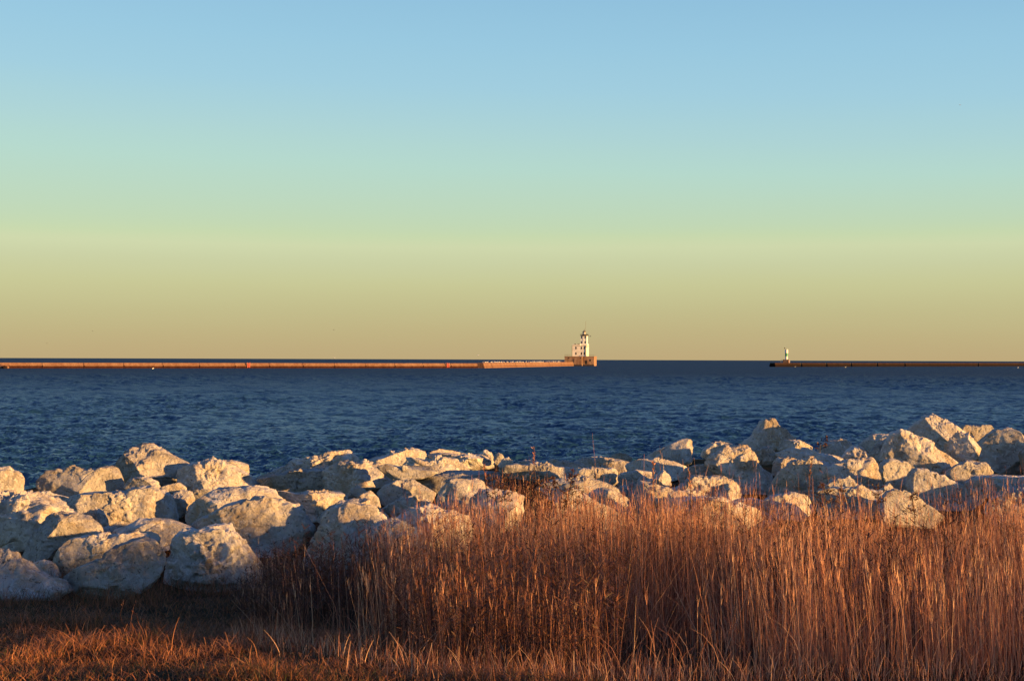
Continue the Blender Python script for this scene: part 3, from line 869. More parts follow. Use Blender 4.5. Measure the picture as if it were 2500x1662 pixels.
PR = at(1891, 900, 729); QR = at(2560, 900, 922)
PR, QR = (PR.x, PR.y), (QR.x, QR.y)
far_wall = empty("breakwater")
tag(far_wall, "dark brown breakwater on the right with black vertical gaps, carrying the green banded beacon", "breakwater", "breakwaters far out on the lake")
LOW3 = [(0.0, -1.5), (0.0, 1.15), (3.8, 1.15), (3.8, -1.5)]
UPP3 = [(0.15, 1.153), (0.35, 2.05), (3.4, 2.05), (3.6, 1.153)]
js3 = []
for px in (1951, 2013, 2074, 2138, 2206, 2387):
    s = (px - 1884) / 676.0
    js3.append(s * 729 / (729 * s + 922 * (1 - s)))
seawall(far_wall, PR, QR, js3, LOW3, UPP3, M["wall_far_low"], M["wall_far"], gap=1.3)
bkR = ((QR[1] - PR[1]) / math.hypot(QR[0] - PR[0], QR[1] - PR[1]) * -1, (QR[0] - PR[0]) / math.hypot(QR[0] - PR[0], QR[1] - PR[1]))
for t in js3:
    c = wall_line(PR, QR, t)
    MB().prism([(1.0, -1.4), (1.0, 1.95), (3.2, 1.95), (3.2, -1.4)], [((c[0] - .75, c[1] - .2), bkR), ((c[0] + .75, c[1] + .2), bkR)]).build("joint_filling", M["wet"], far_wall)

# ------------------------------------------------------------------ lighthouse
LH = at(1417.5, 890, 763.0)
lh = empty("lighthouse", (LH.x, 763.0, 0), R(-9))
DEEP = 1.62                          # the crib and house are deeper than wide
tag(lh, "white square lighthouse with a windowed house and tower on a brown concrete crib", "lighthouse")
crib = MB()
crib.box(-7.44, 1.8, -6.3, 4.3, -2, 4.75)
crib.box(1.803, 7.9, -4.4, 4.3, -2, 4.75)
crib_o = crib.build("crib", M["crib"], lh)
MB().box(-7.6, 1.95, -6.45, 4.45, 4.753, 5.1).box(1.953, 8.05, -4.55, 4.45, 4.753, 5.1).build("deck", M["crib"], lh)
MB().box(-7.5, 1.86, -6.36, -6.303, -1, .75).box(1.87, 7.96, -4.46, -4.403, -1, .75).build("waterline_stain", M["wet"], crib_o)
MB().box(3.0, 4.3, -4.42, -4.35, 1.0, 3.0).build("door", M["pane"], crib_o)
MB().box(5.6, 6.25, -4.45, -4.35, 2.45, 3.6).build("window", M["pane"], crib_o)
MB().box(-5.45, -4.95, -6.35, -6.25, 3.9, 4.4).build("window", M["pane"], crib_o)
MB().box(.95, 1.4, -6.35, -6.25, 3.9, 4.4).build("window", M["pane"], crib_o)
MB().box(-2.75, -2.45, -6.36, -6.25, 1.9, 3.7).build("slot", M["dark"], crib_o)
MB().box(1.81, 2.1, -4.6, -4.41, 0.8, 4.5).build("corner_shadow", M["dark"], crib_o)  # dark box put in for the shadow beside the projecting block
house = MB().box(-3.76, 3.76, -3.76, 3.84, 5.1, 10.75).build("house", M["house"], lh)
MB().box(-3.83, 3.83, -3.83, 3.91, 10.753, 11.0).build("cornice", M["bronze"], house)
MB().box(-3.8, .3, -3.8, 3.88, 11.003, 11.45).build("roof_parapet", M["house"], house)
for wx_ in (-1.85, 1.1, 2.66):
    for wz_ in (9.55, 6.6):
        w_ = MB().box(wx_ - .33, wx_ + .33, -3.775, -3.70, wz_ - .68, wz_ + .68).build("window", M["pane"], house)
        MB().box(wx_ - .40, wx_ + .40, -3.80, -3.778, wz_ - .80, wz_ - .69).build("sill", M["white"], w_)
MB().bar((-3.95, -3.85, 5.1), (-3.95, -3.85, 10.7), .10).build("downspout", M["dark"], house)
MB().bar((3.25, -3.82, 5.1), (3.25, -3.82, 10.7), .07).build("downspout", M["dark"], house)
MB().box(3.3, 4.6, -3.92, -3.763, 10.1, 10.3).build("awning", M["dark"], house)
MB().box(-.2, 3.72, -1.6, 3.8, 11.004, 11.75).build("tower_base", M["white"], lh)
MB().box(-1.1, .05, -3.4, -2.6, 11.55, 11.8).box(-1.0, -.9, -3.2, -3.1, 11.45, 11.55).box(-.15, -.05, -3.2, -3.1, 11.45, 11.55).build("solar_panel", M["dark"], lh)
MB().box(-2.7, -2.1, -3.5, -2.9, 11.453, 11.85).build("vent", M["wall_low"], lh)
tower = MB().box(.15, 3.4, -.9, 2.5, 11.753, 16.1).build("tower", M["white"], lh)
for wx_ in (.72, 2.55):
    for wz_ in (15.2, 12.6):
        MB().box(wx_ - .28, wx_ + .28, -.93, -.85, wz_ - .66, wz_ + .66).build("window", M["pane"], tower)
MB().box(1.2, 1.62, -.96, -.903, 11.8, 16.0).box(1.72, 2.0, -.95, -.903, 11.8, 16.0).box(3.02, 3.42, -.95, -.903, 11.8, 16.0).build("pilasters", M["white"], tower)
gal = MB().box(-.15, 3.75, -1.25, 2.85, 16.103, 16.3).build("gallery", M["dark"], lh)
mb = MB()
for zz in (16.55, 16.95):
    for a, b_ in (((-.1, -1.2), (3.7, -1.2)), ((3.7, -1.2), (3.7, 2.8)), ((3.7, 2.8), (-.1, 2.8)), ((-.1, 2.8), (-.1, -1.2))):
        mb.bar((*a, zz), (*b_, zz), .06)
for k in range(7):
    mb.bar((-.1 + k * .633, -1.2, 16.3), (-.1 + k * .633, -1.2, 16.95), .05)
    mb.bar((3.7, -1.2 + k * .666, 16.3), (3.7, -1.2 + k * .666, 16.95), .05)
mb.build("gallery_railing", M["dark"], gal)
MB().lathe(1.78, .8, [(1.15, 16.3), (1.15, 16.95), (1.0, 16.95), (1.0, 17.0)], 10).build("lantern_wall", M["dark"], lh)
lan = MB().lathe(1.78, .8, [(.86, 17.0), (.86, 18.0)], 10).build("lantern", M["glass"], lh)
mb = MB()
for k in range(10):
    a = 2 * math.pi * (k + .5) / 10
    mb.bar((1.78 + .9 * math.cos(a), .8 + .9 * math.sin(a), 17.0), (1.78 + .9 * math.cos(a), .8 + .9 * math.sin(a), 18.05), .05)
mb.build("lantern_bars", M["dark"], lan)
rf = MB().lathe(1.78, .8, [(1.1, 18.03), (1.05, 18.15), (.75, 18.5), (.35, 18.8), (.22, 18.95)], 14).build("lantern_roof", M["bronze"], lh)
MB().lathe(1.78, .8, [(.16, 18.95), (.24, 19.12), (.12, 19.3), (.06, 19.5), (.05, 20.1)], 8).build("finial", M["bronze"], rf)
MB().bar((2.6, .4, 16.3), (2.6, .4, 24.0), .07).build("antenna", M["dark"], lh)
mb = MB()
for x0, x1, y0, zt in ((-7.5, -3.9, -6.3, 6.0), (4.2, 7.9, -4.4, 5.95)):
    for zz in (5.55, zt):
        mb.bar((x0, y0, zz), (x1, y0, zz), .035)
        mb.bar((x0 if x0 < 0 else x1, y0, zz), (x0 if x0 < 0 else x1, 4.2, zz), .035)
    n = int((x1 - x0) / .9)
    for k in range(n + 1):
        mb.bar((x0 + (x1 - x0) * k / n, y0, 5.1), (x0 + (x1 - x0) * k / n, y0, zt), .035)
mb.build("deck_railing", M["bronze"], lh)

for o in list(lh.children):
    round_ = o.name.startswith(("lantern", "antenna"))
    o.scale.y = 1.0 if round_ else DEEP
    if round_: o.location.y = 0.8 * DEEP - 0.8

# ------------------------------------------------------------------ beacon on the right breakwater
BC = at(1919.5, 890, 741.0)
bc = empty("harbor_beacon", (BC.x, 741.0, 2.05), R(-18))
tag(bc, "slim white beacon tower with one green band on a small concrete block", "beacon")
MB().box(-1.55, 1.45, -1.3, 1.2, 0.0, 1.75).build("base", M["crib"], bc, bevel=.04)
for z0, z1, rr_, mm in ((1.753, 3.35, .68, "white"), (3.353, 5.05, .70, "green"), (5.053, 6.95, .82, "white")):
    MB().lathe(0.1, 0, [(rr_, z0), (rr_, z1)], 24).build("tower_band", M[mm], bc)
MB().bar((-.75, -.2, 6.95), (-.75, -.2, 7.35), .07).build("lamp_post", M["dark"], bc)
MB().lathe(-.75, -.2, [(.2, 7.35), (.26, 7.5), (.26, 7.85), (.1, 8.05)], 10).build("lamp", M["dark"], bc)
MB().box(1.75, 1.98, -1.2, -.95, 0.0, 1.95).build("marker_post", M["white"], bc)
MB().bar((-2.7, -1.2, 0), (-2.7, -1.2, 1.6), .07).bar((-1.6, -1.2, 1.6), (-2.7, -1.2, 1.6), .06).bar((-2.7, -1.2, .8), (-1.6, -1.2, .8), .05).build("railing", M["dark"], bc)

# ------------------------------------------------------------------ gulls and far birds
V, F = ico(2)
gp = V * np.array([.30, .13, .13])
gp[:, 2] += .26 + .10 * gp[:, 0] * 1.2
hm = V * np.array([.10, .085, .09]) + np.array([.27, 0, .46])
bk_ = V * np.array([.07, .025, .022]) + np.array([.39, 0, .45])
lg = [V * np.array([.018, .018, .10]) + np.array([.0, s, .09]) for s in (-.05, .05)]
gv_ = np.concatenate([gp, hm, bk_] + lg); gf_ = np.concatenate([F + len(V) * k for k in range(5)])
gull0 = None
LbackS = ((QS[1] - PS[1]), (QS[0] - PS[0]))
gulls = []
grr = random.Random(5)
pxs = []
px = 1183.5
while px < 1374:
    pxs.append(px)
    px += grr.choice((2.4, 2.9, 3.4, 4.2, 6.5))
for k, px in enumerate(pxs):
    s = (px - 1182) / 219.0
    t = s * 569 / (569 * s + 753 * (1 - s))
    c = wall_line(PS, QS, t)
    L = math.hypot(*LbackS)
    x = c[0] - (QS[1] - PS[1]) / L * .8; y = c[1] + (QS[0] - PS[0]) / L * .8
    if gull0 is None:
        g = gull0 = mesh_np("gull", gv_, gf_, M["gull"])
    else:
        g = gull0.copy(); COL.objects.link(g)
    sc = 0.9 * grr.uniform(.9, 1.15)
    g.location = (x, y, 2.09); g.rotation_euler = (0, 0, grr.uniform(0, 6.28)); g.scale = (sc, sc, sc)
    tag(g, "white gull perched in the row along the top of the orange wall beside the lighthouse", "gull", "gulls perched along the low breakwater")
for u, v, Y, lab in ((1941, 895, 0, "white gull floating below the left end of the dark right breakwater"),
                     (2064, 896, 0, "white gull floating left of the second black gap of the dark breakwater"),
                     (2485, 898, 0, "white gull floating near the right border below the dark breakwater"),
                     (373, 899, 0, "white gull floating below the long orange breakwater on the left")):
    Y = 700 if u > 1000 else 470
    p = at(u, v, Y)
    g = gull0.copy(); COL.objects.link(g)
    g.location = (p.x, Y, -.08); g.rotation_euler = (0, 0, grr.uniform(-.5, .5)); g.scale = (1.0, 1.0, 1.0)
    tag(g, lab, "gull", "gulls floating on the lake")


def flying(u, v, Y, span, bank_, mat, lab):
    p = at(u, v, Y)
    b = bpy.data.meshes.new("flying_bird")
    bm = bmesh.new()
    body = bmesh.ops.create_icosphere(bm, subdivisions=2, radius=1.0)["verts"]
    for q in body: q.co = Vector((q.co.x * .11, q.co.y * .34, q.co.z * .10)) * span
    for s in (-1, 1):
        rows_ = []
        for f, lift, y0, y1, th in ((.04, .02, .15, -.15, .03), (.25, .13, .20, -.08, .02), (.5, .05, .02, -.10, .006)):
            rows_.append([bm.verts.new(Vector((s * f * span, yy * span, (lift + tt) * span))) for yy, tt in ((y0, 0), (y1, 0), (y1, th), (y0, th))])
        for a, c in zip(rows_, rows_[1:]):
            for i in range(4): bm.faces.new((a[i], a[(i + 1) % 4], c[(i + 1) % 4], c[i]))
        bm.faces.new(rows_[-1]); bm.faces.new(rows_[0][::-1])
    bmesh.ops.recalc_face_normals(bm, faces=bm.faces[:])
    bm.to_mesh(b); bm.free(); b.materials.append(mat)
    o = bpy.data.objects.new("flying_bird", b); COL.objects.link(o)
    o.location = p; o.rotation_euler = (0, bank_, 0.4)
    tag(o, lab, "bird", "birds in flight over the lake")


flying(226, 808, 420, 0.8, .3, M["bird"], "dark speck of a bird flying low over the left wall, higher of two")
flying(115, 838, 450, 0.8, -.2, M["bird"], "dark bird flying just above the horizon, nearest the left border")
flying(815, 805, 430, 0.8, .2, M["bird"], "dark bird flying alone between the left border and the lighthouse")
flying(1441, 821, 720, 1.7, -.3, M["bird"], "dark bird flying just right of the lighthouse tower")
flying(1167, 867, 540, 1.1, -.3, M["gull"], "white bird flying above the gap between the two orange walls")
flying(816, 873, 500, 1.1, .2, M["gull"], "white bird skimming the horizon above the long orange wall")
flying(2344, 257, 300, 0.5, .2, M["gull"], "white bird flying high in the blue sky at upper right")

# ------------------------------------------------------------------ dry grass and weeds
FRX = [-2.3, -1.9, -1.45, -0.43, 0.6, 3.0, 7.0]
FRY = [12.2, 10.1, 9.2, 7.85, 7.5, 7.25, 7.1]


def ribbons(base, h, lean_a, lean, width, tint, segs=4, face=None, power=1.8, taper=0.75, droop=0.0):
    """Thin bent blades: one strip of quads each; returns verts, faces, tint per vertex."""
    n = len(base)
    t = np.linspace(0, 1, segs + 1)
    if face is None: face = rng.uniform(0, math.pi, n)
    up = h[:, None] * (t[None, :] - droop * t[None, :] ** 3 * np.abs(lean)[:, None])
    off = (h * lean)[:, None] * t[None, :] ** power
    cx = base[:, 0:1] + off * np.cos(lean_a)[:, None]
    cy = base[:, 1:2] + off * np.sin(lean_a)[:, None]
    cz = base[:, 2:3] + up
    wd = width[:, None] * (1 - taper * t[None, :] ** 1.5) * 0.5
    sx = np.cos(face)[:, None] * wd; sy = np.sin(face)[:, None] * wd
    v = np.empty((n, segs + 1, 2, 3))
    v[:, :, 0] = np.stack([cx - sx, cy - sy, cz], -1)
    v[:, :, 1] = np.stack([cx + sx, cy + sy, cz], -1)
    idx = np.arange(n * (segs + 1) * 2).reshape(n, segs + 1, 2)
    f = np.stack([idx[:, :-1, 0], idx[:, :-1, 1], idx[:, 1:, 1], idx[:, 1:, 0]], -1).reshape(-1, 4)
    tips = np.stack([cx[:, -1], cy[:, -1], cz[:, -1]], -1)
    return v.reshape(-1, 3), f, np.repeat(tint, (segs + 1) * 2), np.stack([cx, cy, cz], -1)


def strands(name, packs, material):
    vs, fs, ts, o_ = [], [], [], 0
    for v, f, t in packs:
        vs.append(v); fs.append(f + o_); ts.append(t); o_ += len(v)
    ob = mesh_np(name, np.concatenate(vs), np.concatenate(fs), material, None, True)
    at_ = ob.data.attributes.new("tint", 'FLOAT', 'POINT')
    at_.data.foreach_set("value", np.concatenate(ts).astype(np.float32))
    return ob


def back_edge(x):
    return np.interp(x, [-2.2, -1.4, -0.6, 0.5, 2.5, 7], [12.6, 13.2, 13.6, 13.9, 13.9, 13.9])


def sample_field(n, ymin=6.3, ymax=15.3, xmin=-2.4, xmax=6.6):
    x = rng.uniform(xmin, xmax, n); y = rng.uniform(ymin, ymax, n)
    lim = 0.385 * y + 1.6
    ok = (y > np.interp(x, FRX, FRY)) & (y < back_edge(x)) & (x < lim)
    return x[ok], y[ok]


HOLES = ((-1.2, 11.6, .7, .35), (-.02, 8.75, .34, 2.2), (-.25, 8.6, .22, 1.5), (1.75, 8.6, .30, 1.4), (2.35, 8.5, .3, 1.2), (1.1, 9.6, .3, .9), (.75, 8.4, .22, 1.0), (2.9, 10.2, .4, .9), (-1.15, 9.3, .25, .9))


def openings(x, y):
    """Bare gaps in the stand, where one looks down into dark ground."""
    return sum(k * np.exp(-((x - hx) ** 2 + (y - hy) ** 2) / r ** 2) for hx, hy, r, k in HOLES)


def field_height(x, y):
    """Height of the stand: knee high at its left edge, waist high in the middle, ragged everywhere."""
    inward = y - np.interp(x, FRX, FRY)
    edge = np.clip(0.55 + inward / 1.8, 0.5, 1.0)
    side = np.clip(0.66 + (x + 1.9) / 4.6, 0.5, 1.0)
    patch = 1 + 0.20 * n2(x, y, 0.6, 201, 2) + 0.16 * n2(x, y, 2.2, 203, 2)
    thin = 1 - .25 * np.clip((y - 10.3) / 1.4, 0, 1) * np.clip((-.2 - x) / 1.0, 0, 1)      # sparse before the front boulders
    return thin * 0.90 * edge * side * patch * (1 - 0.12 * np.clip((y - 10.5) / 3, 0, 1))


GRASS = blade_material("dry_grass_stems", [(0.0, (0.075, 0.024, 0.013)), (0.22, (0.30, 0.100, 0.055)), (0.5, (0.55, 0.23, 0.125)), (1.0, (0.78, 0.47, 0.28))])
TURF = blade_material("autumn_turf", [(0.0, (0.040, 0.022, 0.010)), (0.12, (0.060, 0.058, 0.018)), (0.24, (0.17, 0.060, 0.025)), (0.6, (0.40, 0.145, 0.060)), (1.0, (0.60, 0.27, 0.12))])
WEED = blade_material("withered_weeds", [(0.0, (0.035, 0.014, 0.009)), (0.5, (0.095, 0.034, 0.018)), (1.0, (0.19, 0.072, 0.034))], 0.2)

packs = []
# upright stems
x, y = sample_field(72000)
dens = n2(x, y, 0.8, 211, 2) + 0.6 * n2(x, y, 2.6, 217, 2)
keep = rng.uniform(-0.7, 0.7, len(x)) < dens * 1.5 - .15 - openings(x, y)
x, y = x[keep], y[keep]
z = ground_z(x, y)
h = field_height(x, y) * (0.48 + 0.56 * rng.beta(2.6, 1.5, len(x)) + (rng.random(len(x)) < .03) * rng.uniform(.05, .32, len(x)))
drift = 1.4 + 0.9 * n2(x, y, 0.7, 221, 1)
la = np.where(rng.random(len(x)) < .5, drift * 2, rng.uniform(0, 2 * math.pi, len(x)))
lean = np.abs(rng.normal(0.0, 0.11, len(x))) + 0.01
tint = np.clip(rng.beta(1.7, 2.0, len(x)) + 0.30 * n2(x, y, 1.1, 231, 3), 0, 1)
v, f, t, path = ribbons(np.stack([x, y, z - .02], 1), h, la, lean, rng.uniform(.0014, .0032, len(x)), tint, 4, power=1.35)
packs.append((v, f, t))
# feathery seed heads up the top quarter of most stems
hd = np.where(rng.random(len(x)) < 0.55)[0]
for k in range(5):
    q = rng.uniform(0.0, 1.0, len(hd))
    b0 = path[hd, 3] * (1 - q[:, None]) + path[hd, 4] * q[:, None]
    v, f, t, _ = ribbons(b0, rng.uniform(.03, .075, len(hd)), rng.uniform(0, 6.28, len(hd)), rng.uniform(.06, .32, len(hd)),
                         rng.uniform(.0018, .0034, len(hd)), np.clip(tint[hd] + rng.uniform(0, .35, len(hd)), 0, 1), 1)
    packs.append((v, f, t))
# curved leaves lower down
x, y = sample_field(48000)
dens = n2(x, y, 0.8, 211, 2) + 0.6 * n2(x, y, 2.6, 217, 2)
keep = rng.uniform(-1.0, .7, len(x)) < dens - openings(x, y)
x, y = x[keep], y[keep]
z = ground_z(x, y)
h = field_height(x, y) * rng.uniform(.25, .72, len(x))
v, f, t, _ = ribbons(np.stack([x, y, z - .01], 1), h, rng.uniform(0, 6.28, len(x)), rng.uniform(.1, .8, len(x)), rng.uniform(.002, .0045, len(x)),
                     np.clip(rng.beta(1.3, 3.2, len(x)) + 0.2 * n2(x, y, 0.6, 231, 2), 0, 1), 4, power=2.2, droop=.35)
packs.append((v, f, t))
# broken stems lying at a slant
x, y = sample_field(1500)
z = ground_z(x, y)
h = field_height(x, y) * rng.uniform(.5, .9, len(x))
v, f, t, _ = ribbons(np.stack([x, y, z], 1), h, rng.uniform(0, 6.28, len(x)), rng.uniform(.4, 1.2, len(x)), rng.uniform(.002, .0035, len(x)),
                     rng.uniform(.5, 1, len(x)), 3, power=1.1)
packs.append((v, f, t))
# the stand goes on to the right, beyond the picture
n = 18000
x = rng.uniform(3.0, 17.0, n); y = rng.uniform(2.5, 14.5, n); ok = x > 0.385 * y + 1.5; x, y = x[ok], y[ok]
v, f, t, _ = ribbons(np.stack([x, y, ground_z(x, y)], 1), 0.68 * rng.uniform(.6, 1.1, len(x)), rng.uniform(0, 6.28, len(x)), rng.uniform(0, .3, len(x)),
                     rng.uniform(.008, .014, len(x)), rng.uniform(.1, .9, len(x)), 3)
packs.append((v, f, t))
# a sparse fringe in front of the stand and along the foot of the rocks
n = 4000
x = rng.uniform(-1.8, 6.0, n); y = np.interp(x, FRX, FRY) - np.abs(rng.normal(0, .40, n))
z = ground_z(x, y)
v, f, t, _ = ribbons(np.stack([x, y, z], 1), rng.uniform(.05, .20, n) * rng.uniform(.5, 1, n), rng.uniform(0, 6.28, n), rng.uniform(0, .7, n), rng.uniform(.0025, .0045, n),
                     rng.uniform(.1, 1, n), 4)
packs.append((v, f, t))
o = strands("tall_grass", packs, GRASS)
tag(o, "tall dry reddish orange grass standing waist high in front of the boulders", "tall grass", kind="stuff")

# leafy withered weeds in dark patches through the stand
packs = []
x, y = sample_field(16000)
pm = n2(x, y, 0.75, 301, 2)
for wx0, wy0, wr in ((.03, 8.7, .55), (-.35, 8.9, .35), (2.64, 12.3, .6), (1.4, 11.2, .6), (1.75, 8.9, .5), (2.4, 8.4, .5), (.3, 11.6, .5)):
    pm = pm + 1.2 * np.exp(-((x - wx0) ** 2 + (y - wy0) ** 2) / wr ** 2)
keep = pm > 0.34
x, y = x[keep], y[keep]
z = ground_z(x, y); h = field_height(x, y) * rng.uniform(.55, 1.02, len(x))
v, f, t, path = ribbons(np.stack([x, y, z], 1), h, rng.uniform(0, 6.28, len(x)), rng.uniform(0, .25, len(x)), np.full(len(x), .0045), rng.uniform(0, .7, len(x)), 4)
packs.append((v, f, t))
for k in range(34):
    q = rng.uniform(.8, 4, len(x)); i0 = np.minimum(q.astype(int), 3); fr = (q - i0)[:, None]
    b0 = path[np.arange(len(x)), i0] * (1 - fr) + path[np.arange(len(x)), i0 + 1] * fr
    v, f, t, _ = ribbons(b0, rng.uniform(-.01, .035, len(x)), rng.uniform(0, 6.28, len(x)), rng.uniform(.8, 2.4, len(x)) , rng.uniform(.004, .010, len(x)),
                         rng.uniform(0, 1, len(x)), 1, power=1.0, taper=.5)
    packs.append((v, f, t))
o = strands("dried_weeds", packs, WEED)
tag(o, "dark reddish brown leafy weeds tangled through the tall grass", "weeds", kind="stuff")

# short turf in front
packs = []
n = 230000
x = rng.uniform(-5.6, 4.2, n); y = 6.0 + 8.3 * rng.random(n) ** 1.35
ok = (np.abs(x) < 0.37 * y + .9) & (y < np.interp(x, FRX, FRY) + .8)
x, y = x[ok], y[ok]
clump = n2(x, y, 1.6, 331, 3)
keep = rng.uniform(-.85, .65, len(x)) < clump * 1.2 + .12
x, y, clump = x[keep], y[keep], clump[keep]
z = ground_z(x, y)
h = (0.03 + 0.11 * np.clip(clump + .15, 0, 1.0)) * rng.uniform(.5, 1.6, len(x))
h = h * np.where(y > 10.35 - .78 * (x + 3.74) + .35 * n2(x, y, 1.1, 341, 2), .38, 1.0) * np.interp(x, [-1.2, .2], [1.0, .5])      # kept short along the rocks so the shadow band reads wider, tussocky in front
v, f, t, _ = ribbons(np.stack([x, y, z - .008], 1), h, rng.uniform(0, 6.28, len(x)), rng.uniform(.1, 1.5, len(x)), rng.uniform(.0025, .0055, len(x)),
                     np.clip(rng.beta(1.7, 2.2, len(x)) + .25 * n2(x, y, 0.9, 337, 2), 0, 1), 3, power=1.6, droop=.25)
packs.append((v, f, t))
# a close nap over every bare spot, and rank tufts along the foot of the front boulders
n = 120000
x = rng.uniform(-6.2, 4.2, n); y = rng.uniform(6.0, 14.4, n)
ok = (np.abs(x) < 0.37 * y + .9) & (y < np.interp(x, FRX, FRY) + 1.2); x, y = x[ok], y[ok]
v, f, t, _ = ribbons(np.stack([x, y, ground_z(x, y) - .006], 1), rng.uniform(.018, .055, len(x)), rng.uniform(0, 6.28, len(x)), rng.uniform(.2, 1.6, len(x)),
                     rng.uniform(.003, .006, len(x)), np.clip(rng.beta(1.3, 3.0, len(x)), 0, 1), 2, power=1.5)
packs.append((v, f, t))
fx_, fy_ = [], []
for bx_, by_, bz_, bw_, _c in ROCK_BASES:
    if by_ < 15.4 and bx_ < 1.5:
        fx_.append(bx_ + bw_ * rng.uniform(-1.15, 1.15, 1500)); fy_.append(by_ - rng.uniform(.15, 1.0, 1500))
x, y = np.concatenate(fx_), np.concatenate(fy_)
keep = rng.uniform(-.6, .6, len(x)) < n2(x, y, 1.3, 351, 2) + .1
x, y = x[keep], y[keep]
v, f, t, _ = ribbons(np.stack([x, y, ground_z(x, y) - .01], 1), rng.uniform(.06, .24, len(x)) * rng.uniform(.5, 1, len(x)), rng.uniform(0, 6.28, len(x)), rng.uniform(.1, 1.0, len(x)),
                     rng.uniform(.0025, .005, len(x)), np.clip(rng.beta(1.3, 2.6, len(x)), 0, 1), 3, power=1.7)
packs.append((v, f, t))
n = 60
x = rng.uniform(-4.4, -1.2, n); y = rng.uniform(7, 11, n); ok = y < np.interp(x, FRX, FRY) + .5; x, y = x[ok], y[ok]
v, f, t, _ = ribbons(np.stack([x, y, ground_z(x, y)], 1), rng.uniform(.12, .28, len(x)), rng.uniform(0, 6.28, len(x)), rng.uniform(.1, .9, len(x)),
                     np.full(len(x), .004), rng.uniform(.4, 1, len(x)), 5, power=2.4, droop=.3)
packs.append((v, f, t))
o = strands("short_grass", packs, TURF)
tag(o, "short matted brown turf lit in tufts along the bottom of the picture", "grass", kind="stuff")


# individual tall weeds and reeds that stand clear above the grass
def weed(u, vtop, Y, lean, kind, lab, seed):
    rr_ = random.Random(seed)
    top = at(u, vtop, Y)
    bx = top.x - lean
    bz = float(ground_z([bx], [Y])[0])
    H = top.z - bz
    root = empty({"goldenrod": "dried_weed", "reed": "dry_reed", "sprig": "dry_sprig"}[kind], (bx, Y, bz))
    tag(root, lab, {"goldenrod": "weed", "reed": "reed", "sprig": "sprig"}[kind], "tall dry weeds standing above the grass")
    mb = MB()
    pts = []
    for k in range(9):
        t = k / 8
        pts.append(Vector((lean * t ** 1.8 + .012 * math.sin(t * 9 + seed), .01 * math.cos(t * 7 + seed), H * t)))
    for a, b_ in zip(pts, pts[1:]): mb.bar(a, b_, .0032 if kind != "sprig" else .004, 5)
    mb.build("stem", WEED if kind != "reed" else GRASS, root)
    V_, F_ = [], []

    def leaf(p, d, ln, w):
        d = d.normalized(); s = d.cross(Vector((rr_.uniform(-1, 1), rr_.uniform(-1, 1), rr_.uniform(-1, 1)))).normalized() * w
        i = len(V_)
        V_.extend([p, p + d * ln * .5 + s, p + d * ln, p + d * ln * .5 - s]); F_.append((i, i + 1, i + 2, i + 3))
    hb = MB()
    if kind == "goldenrod":
        for k in range(15):
            t = rr_.uniform(.80, 1.0)
            i = min(int(t * 8), 7); p = pts[i].lerp(pts[i + 1], t * 8 - i)
            a = rr_.uniform(0, 6.28); ln = rr_.uniform(.05, .13) * (1.25 - .7 * (t - .8) / .2)
            e = p + Vector((math.cos(a) * ln, math.sin(a) * ln, ln * rr_.uniform(.1, .8)))
            hb.bar(p, e, .0016, 4)
            for j in range(16):
                q = p.lerp(e, rr_.uniform(.25, 1.05))
                leaf(q, Vector((rr_.uniform(-1, 1), rr_.uniform(-1, 1), rr_.uniform(-.6, 1))), rr_.uniform(.012, .026), .0045)
        for j in range(40):
            t = rr_.uniform(.3, .85); i = min(int(t * 8), 7); p = pts[i].lerp(pts[i + 1], t * 8 - i)
            leaf(p, Vector((rr_.uniform(-1, 1), rr_.uniform(-1, 1), rr_.uniform(-1.2, .2))), rr_.uniform(.02, .05), .005)
    elif kind == "sprig":
        for k in range(9):
            t = rr_.uniform(.35, 1.0); i = min(int(t * 8), 7); p = pts[i].lerp(pts[i + 1], t * 8 - i)
            a = rr_.uniform(0, 6.28); ln = rr_.uniform(.05, .12)
            e = p + Vector((math.cos(a) * ln, math.sin(a) * ln, ln * rr_.uniform(.2, 1)))
            hb.bar(p, e, .003, 4)
            for j in range(10): leaf(e, Vector((rr_.uniform(-1, 1), rr_.uniform(-1, 1), rr_.uniform(-1, 1))), rr_.uniform(.02, .04), .011)
    else:
        for j in range(30 if H > .45 else 8):
            t = rr_.uniform(.84, 1.0); i = min(int(t * 8), 7); p = pts[i].lerp(pts[i + 1], t * 8 - i)
            leaf(p, Vector((rr_.uniform(-.5, .5) + lean, rr_.uniform(-.5, .5), rr_.uniform(.4, 1))), rr_.uniform(.02, .05) * min(1.0, H / .5), .0035 * min(1.0, H / .5))
    if kind != "reed": hb.build("branches", WEED, root)
    lo = mesh_np("seed_head", np.array([q[:] for q in V_]), np.array(F_), WEED if kind != "reed" else GRASS, root, False)
    at_ = lo.data.attributes.new("tint", 'FLOAT', 'POINT')
    at_.data.foreach_set("value", np.repeat([rr_.uniform(0, .8) for _ in F_], 4).astype(np.float32))


